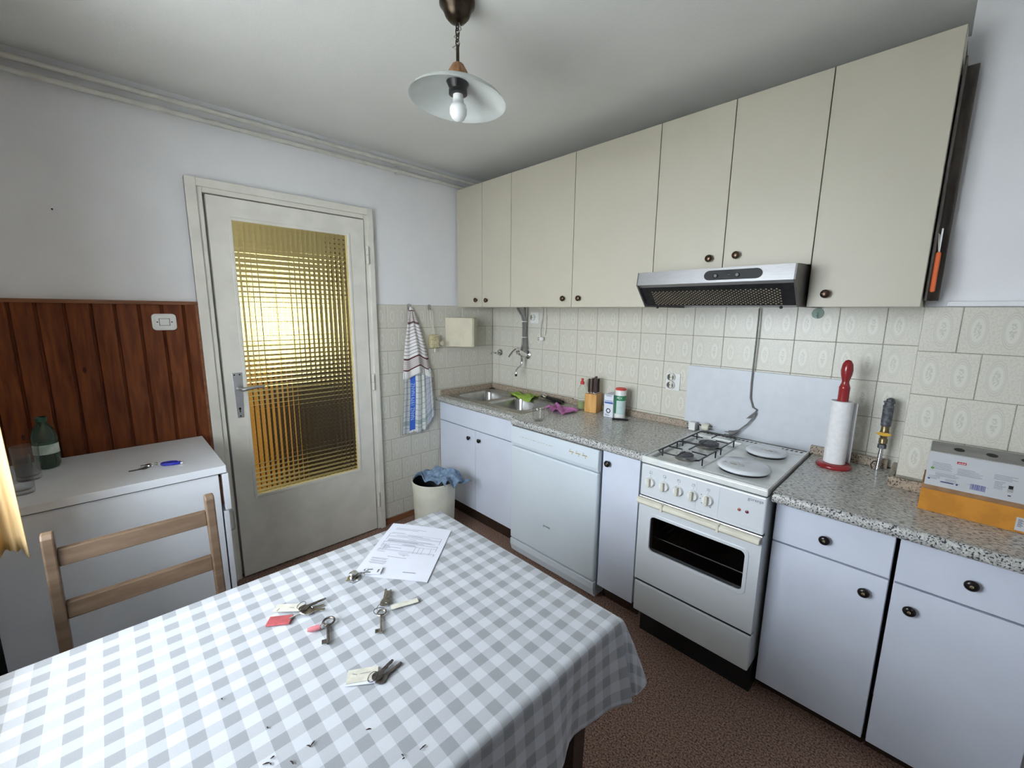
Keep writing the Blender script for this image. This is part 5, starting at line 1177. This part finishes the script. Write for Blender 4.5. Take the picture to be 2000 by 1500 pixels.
# ================================================================= TABLE
TX0, TX1, TY0, TY1, TZT = 1.366, 2.108, -2.600, -1.462, .7605
tb = thing('dining_table', 'dark-legged rectangular dining table under the checked cloth', 'table', ((TX0+TX1)/2, (TY0+TY1)/2, 0))
dkw = mat('table_wood', (.055, .035, .025), .5, var=.25, vscale=14)
obj('tabletop', G().box(TX0, TX1, TY0, TY1, .732, TZT), dkw, tb, bevel=.004)
ap_ = G(); ap_.box(TX0+.07, TX1-.07, TY1-.075, TY1-.055, .64, .732); ap_.box(TX0+.07, TX1-.07, TY0+.055, TY0+.075, .64, .732); ap_.box(TX0+.055, TX0+.075, TY0+.055, TY1-.055, .64, .732); ap_.box(TX1-.075, TX1-.055, TY0+.055, TY1-.055, .64, .732)
obj('apron', ap_, dkw, tb)
for xx in (TX0+.065, TX1-.065):
    for yy in (TY0+.065, TY1-.065):
        g = G(); s0, s1 = .017, .026
        g.add([(xx+a*s0, yy+b*s0, 0) for a, b in ((-1, -1), (1, -1), (1, 1), (-1, 1))]+[(xx+a*s1, yy+b*s1, .73) for a, b in ((-1, -1), (1, -1), (1, 1), (-1, 1))], [(3, 2, 1, 0), (4, 5, 6, 7), (0, 1, 5, 4), (1, 2, 6, 5), (2, 3, 7, 6), (3, 0, 4, 7)])
        obj('leg', g, dkw, tb)
# tablecloth
OV = .205; RC = .014; CT = .7625
def drape(s):                       # distance past the edge -> (out, down)
    if s < RC*PI/2: a = s/RC; return RC*math.sin(a), RC*(1-math.cos(a))
    r = s-RC*PI/2; return RC, RC+r
def cloth(sx, sy):
    dx = TX0-sx if sx < TX0 else (sx-TX1 if sx > TX1 else 0); dy = TY0-sy if sy < TY0 else (sy-TY1 if sy > TY1 else 0)
    nx = -1 if sx < TX0 else 1; ny = -1 if sy < TY0 else 1
    bx_, by_ = min(max(sx, TX0), TX1), min(max(sy, TY0), TY1)
    if dx == 0 and dy == 0:
        z = CT
        # soft crease and faint ripples in the oilcloth
        d = (sx-1.52)*.80+(sy+1.98)*(-.60); al = (sx-1.50)*.6+(sy+1.90)*.8
        z += .0035*math.exp(-((sy+1.905+.02*(sx-1.5))/.009)**2)*math.exp(-((sx-1.55)/.11)**4)
        z += .0025*math.exp(-((sy+1.945-.25*(sx-1.45))/.011)**2)*math.exp(-((sx-1.44)/.06)**4)
        return (sx, sy, z)
    dist = math.hypot(dx, dy)
    if dx and dy:
        lim = OV*1.0; f = min(1, lim/dist); dist *= f
        ang = math.atan2(dy, dx); o, dn = drape(dist); h = min(1, dn/.19)
        fl = .050*math.sin(PI*min(1, ang/(PI/2)))*h**.8          # flared corner fold
        wob = .012*math.sin(ang*8+1.0)*h
        return (bx_+nx*(o+fl+wob*.4)*math.cos(ang)+nx*.020*h*math.cos(ang), by_+ny*(o+fl+wob)*math.sin(ang)+ny*.006*h, CT-dn*(1-.10*math.sin(2*ang)))
    o, dn = drape(dist); h = min(1, dn/.19)
    if dx:
        e = max(0, 1-abs(sy-(TY1 if True else 0))/.10)
        wv = .012*math.sin(sy*21+.6)*h+.006*math.sin(sy*47)*h+.018*h*e
        return (bx_+nx*(o+.012*h+wv), by_, CT-dn)
    wv = .008*math.sin(sx*19)*h
    return (bx_, by_+ny*(o+.004*h+wv), CT-dn)
def axis_samples(a, b):
    out = []; n = 26
    for i in range(n+1): out.append(a-OV+(OV-RC*2)*i/n)
    for i in range(1, 7): out.append(a-RC*2+RC*2*i/6)
    m = int((b-a)/.02)
    for i in range(1, m+1): out.append(a+(b-a)*i/m)
    for i in range(1, 7): out.append(b+RC*2*i/6)
    for i in range(1, n+1): out.append(b+RC*2+(OV-RC*2)*i/n)
    return out
XS, YS = axis_samples(TX0, TX1), axis_samples(TY0, TY1)
YS = [y for y in YS if y > -2.632]
g = G(); g.UV = []
for y in YS:
    for x in XS: g.V.append(cloth(x, y)); g.UV.append((x, y))
W_ = len(XS)
g.F = [(j*W_+i, j*W_+i+1, (j+1)*W_+i+1, (j+1)*W_+i) for j in range(len(YS)-1) for i in range(W_-1)]
tc_ = single('tablecloth', g, gingham, 'grey and white checked tablecloth covering the table', 'tablecloth', smooth=True, ang=180, recalc=False, solid=.0012)

# sheet of paper with print
dc = thing('document_sheet', 'printed white paper sheet lying on the checked tablecloth', 'paper', (1.51, -1.68, .7632))
pA, pB, pC, pD = Vector((1.334, -1.628)), Vector((1.508, -1.510)), Vector((1.690, -1.722)), Vector((1.520, -1.852))
def pq(u, v): a = pA.lerp(pB, u); b = pD.lerp(pC, u); return a.lerp(b, v)
obj('sheet', G().sheet(10, 14, lambda u, v: (*pq(u, v), .7634+.0018*abs(math.sin(u*3.1+v*2.0)))), doc_paper, dc, smooth=True, recalc=False)
def pz(u, v): return .7634+.0018*abs(math.sin(u*3.1+v*2.0))+.0003
def prect(g, u0, u1, v0, v1, n=6):
    for i in range(n):
        a, b = u0+(u1-u0)*i/n, u0+(u1-u0)*(i+1)/n
        g.add([(*pq(x, y), pz(x, y)) for x, y in ((a, v0), (b, v0), (b, v1), (a, v1))], [(0, 1, 2, 3)])
g = G()
for v in (.22, .27, .285, .385, .40, .44, .535, .55): prect(g, .08, .92, v, v+.003)
for v in (.22, .27, .30, .385, .44, .535): prect(g, .08, .085, v, v+.05, 2); prect(g, .915, .92, v, v+.05, 2)
for u in (.10, .14, .60, .66, .72, .84): prect(g, u, u+.004, .44, .56, 3)
prect(g, .28, .56, .655, .660); prect(g, .62, .80, .88, .889)
obj('printed_rules', g, mat('ink_rule', (.16, .17, .21), .8, var=.1), dc, recalc=False)
g = G(); rs = random.Random(11)
for v, a, b in ((.10, .12, .62), (.125, .12, .5), (.20, .1, .32), (.235, .38, .62), (.25, .2, .75), (.31, .42, .55), (.335, .12, .80), (.350, .12, .86), (.365, .12, .6), (.372, .12, .7), (.415, .4, .58), (.428, .38, .62), (.46, .12, .2), (.475, .12, .22), (.49, .12, .40), (.505, .12, .24), (.52, .12, .2), (.58, .10, .2), (.575, .40, .55), (.60, .42, .58), (.615, .48, .52), (.70, .70, .92), (.715, .72, .92), (.74, .70, .92), (.755, .70, .90), (.775, .70, .92), (.79, .72, .90)):
    if v >= .70: a, b = 1-b, 1-a+.02
    prect(g, a, b, v, v+.006)
obj('printed_text', g, ink_faint, dc, recalc=False)
g = G(); prect(g, .10, .14, .905, .93, 1); prect(g, .108, .132, .893, .905, 1); obj('printed_logo', g, ink, dc, recalc=False)

# tobacco crumbs
CR = [((720, 1425), .009), ((603, 1458), .008), ((610, 1453), .010), ((570, 1490), .009), ((532, 1480), .006), ((520, 1492), .010), ((528, 1493), .004), ((826, 1460), .012), ((786, 1476), .005), ((788, 1482), .004), ((522, 1422), .004), ((433, 1366), .004)]
for i, ((px, py), L) in enumerate(CR):
    d = fw+rt*((px-1000)/823.3)+up*((750-py)/823.3); tt = (.7637-1.484)/d.z
    x, y = 2.582+d.x*tt, -2.276+d.y*tt; a = random.uniform(0, PI)
    g = G().tube([(x-math.cos(a)*L/2, y-math.sin(a)*L/2, .7645), (x, y+.0007, .7650), (x+math.cos(a)*L/2, y+math.sin(a)*L/2, .7645)], [.0006, .0012, .0007], 5)
    single('tobacco_crumb', g, crumb_m, 'tiny dark brown crumb on the checked tablecloth', 'crumb', 'crumbs on the tablecloth')

# ================================================================= CHAIR
ch_ = thing('dining_chair', 'light brown wooden ladder-back chair at the table', 'chair', (1.2, -2.265, 0))
for yc in (-2.440, -2.089):
    pts = [(1.060, 0), (1.020, .45), (1.005, .62), (.985, .86), (.983, .890), (.990, .899), (1.010, .897), (1.016, .885), (1.020, .80), (1.038, .60), (1.058, .45), (1.094, 0)]
    obj('back_post', G().prism(pts, 'y', yc-.0125, yc+.0125), chair_wood, ch_, bevel=.004)
for z0, z1, xx in ((.799, .846, .998), (.650, .697, 1.012)):
    obj('back_slat', G().prism([(xx-.009, z0), (xx+.011, z0), (xx+.006, z1), (xx-.014, z1)], 'y', -2.428, -2.101), chair_wood, ch_, bevel=.003)
obj('seat', G().box(1.035, 1.44, -2.455, -2.075, .432, .455), chair_wood, ch_, bevel=.006)
for yc in (-2.435, -2.095): obj('front_leg', G().box(1.395, 1.430, yc-.016, yc+.016, 0, .432), chair_wood, ch_, bevel=.003)
for yc in (-2.435, -2.095): obj('stretcher', G().box(1.06, 1.40, yc-.008, yc+.008, .20, .23), chair_wood, ch_)
obj('seat_rail', G().box(1.40, 1.42, -2.42, -2.11, .385, .432), chair_wood, ch_)

# ================================================================= PENDANT LAMP
LX, LY = 1.372, -1.362
pd = thing('pendant_lamp', 'pendant lamp with frosted glass shade and wooden cone', 'lamp', (LX, LY, 2.09))
obj('canopy', G().lathe([(.056, CZ-.001), (.056, CZ-.014), (.050, CZ-.020), (.044, CZ-.030), (.038, CZ-.045), (.026, CZ-.058), (.010, CZ-.064), (0, CZ-.064)], (LX, LY, 0), 'z', 32), bronze, pd, smooth=True, ang=50)
for i, (z, rot) in enumerate(((2.372, 0), (2.356, 1), (2.340, 0), (2.325, 1))):
    pts = [(LX+(.0065*math.cos(a) if not rot else 0), LY+(.0065*math.cos(a) if rot else 0), z+.0115*math.sin(a)) for a in [2*PI*k/14 for k in range(14)]]
    obj('chain_link', G().tube(pts, .0020, 6, closed=True), bronze, pd, smooth=True)
obj('flex', G().tube([(LX+.003, LY, 2.386), (LX+.011, LY+.006, 2.362), (LX-.007, LY-.008, 2.343), (LX+.006, LY+.004, 2.325), (LX-.012, LY-.012, 2.312), (LX, LY, 2.306)], .0022, 6), mat('flex_grey', (.35, .33, .30), .5, var=.1), pd, smooth=True)
obj('rod', G().tube([(LX, LY, 2.318), (LX, LY, 2.262)], .0052, 10), bronze, pd, smooth=True)
wcone = G(); prof = [(.007, 2.270), (.017, 2.264), (.028, 2.245), (.037, 2.226), (.040, 2.2155)]
N = 48; V = []
for r, z in prof:
    for k in range(N):
        a = 2*PI*k/N; rr = r*(1+.06*math.cos(a*12)); V.append((LX+rr*math.cos(a), LY+rr*math.sin(a), z))
wcone.add(V, [(i*N+k, i*N+(k+1) % N, (i+1)*N+(k+1) % N, (i+1)*N+k) for i in range(len(prof)-1) for k in range(N)]+[tuple(range(N)), tuple((len(prof)-1)*N+k for k in range(N))])
obj('wooden_cone', wcone, lamp_wood, pd, smooth=True, ang=60)
sh = G().lathe([(.030, .046), (.050, .044), (.085, .034), (.120, .018), (.146, .002), (.157, -.012), (.1545, -.012), (.1435, .000), (.118, .0145), (.084, .030), (.050, .0405), (.030, .0425), (.030, .046)], (0, 0, 0), 'z', 56, caps=False)
so = obj('shade', sh, lamp_glass, pd, smooth=True, ang=60, world=False); so.location = (0, 0, 2.168-2.09)
ax = Vector((fw.x, fw.y, 0)).normalized(); so.rotation_mode = 'QUATERNION'; so.rotation_quaternion = Matrix.Rotation(R(4.5), 3, ax).to_quaternion()
obj('lamp_holder', G().lathe([(.039, 2.2150), (.034, 2.206), (.0265, 2.190), (.030, 2.188), (.030, 2.177), (.021, 2.175)], (LX, LY, 0), 'z', 24), black_pl, pd, smooth=True, ang=40)
obj('bulb', G().lathe([(.0165, 2.178), (.0168, 2.166), (.0200, 2.147), (.0255, 2.1445), (.0285, 2.134), (.0275, 2.118), (.0200, 2.104), (.009, 2.0972), (0, 2.096)], (LX, LY, 0), 'z', 28), bulb_m, pd, smooth=True, ang=60)
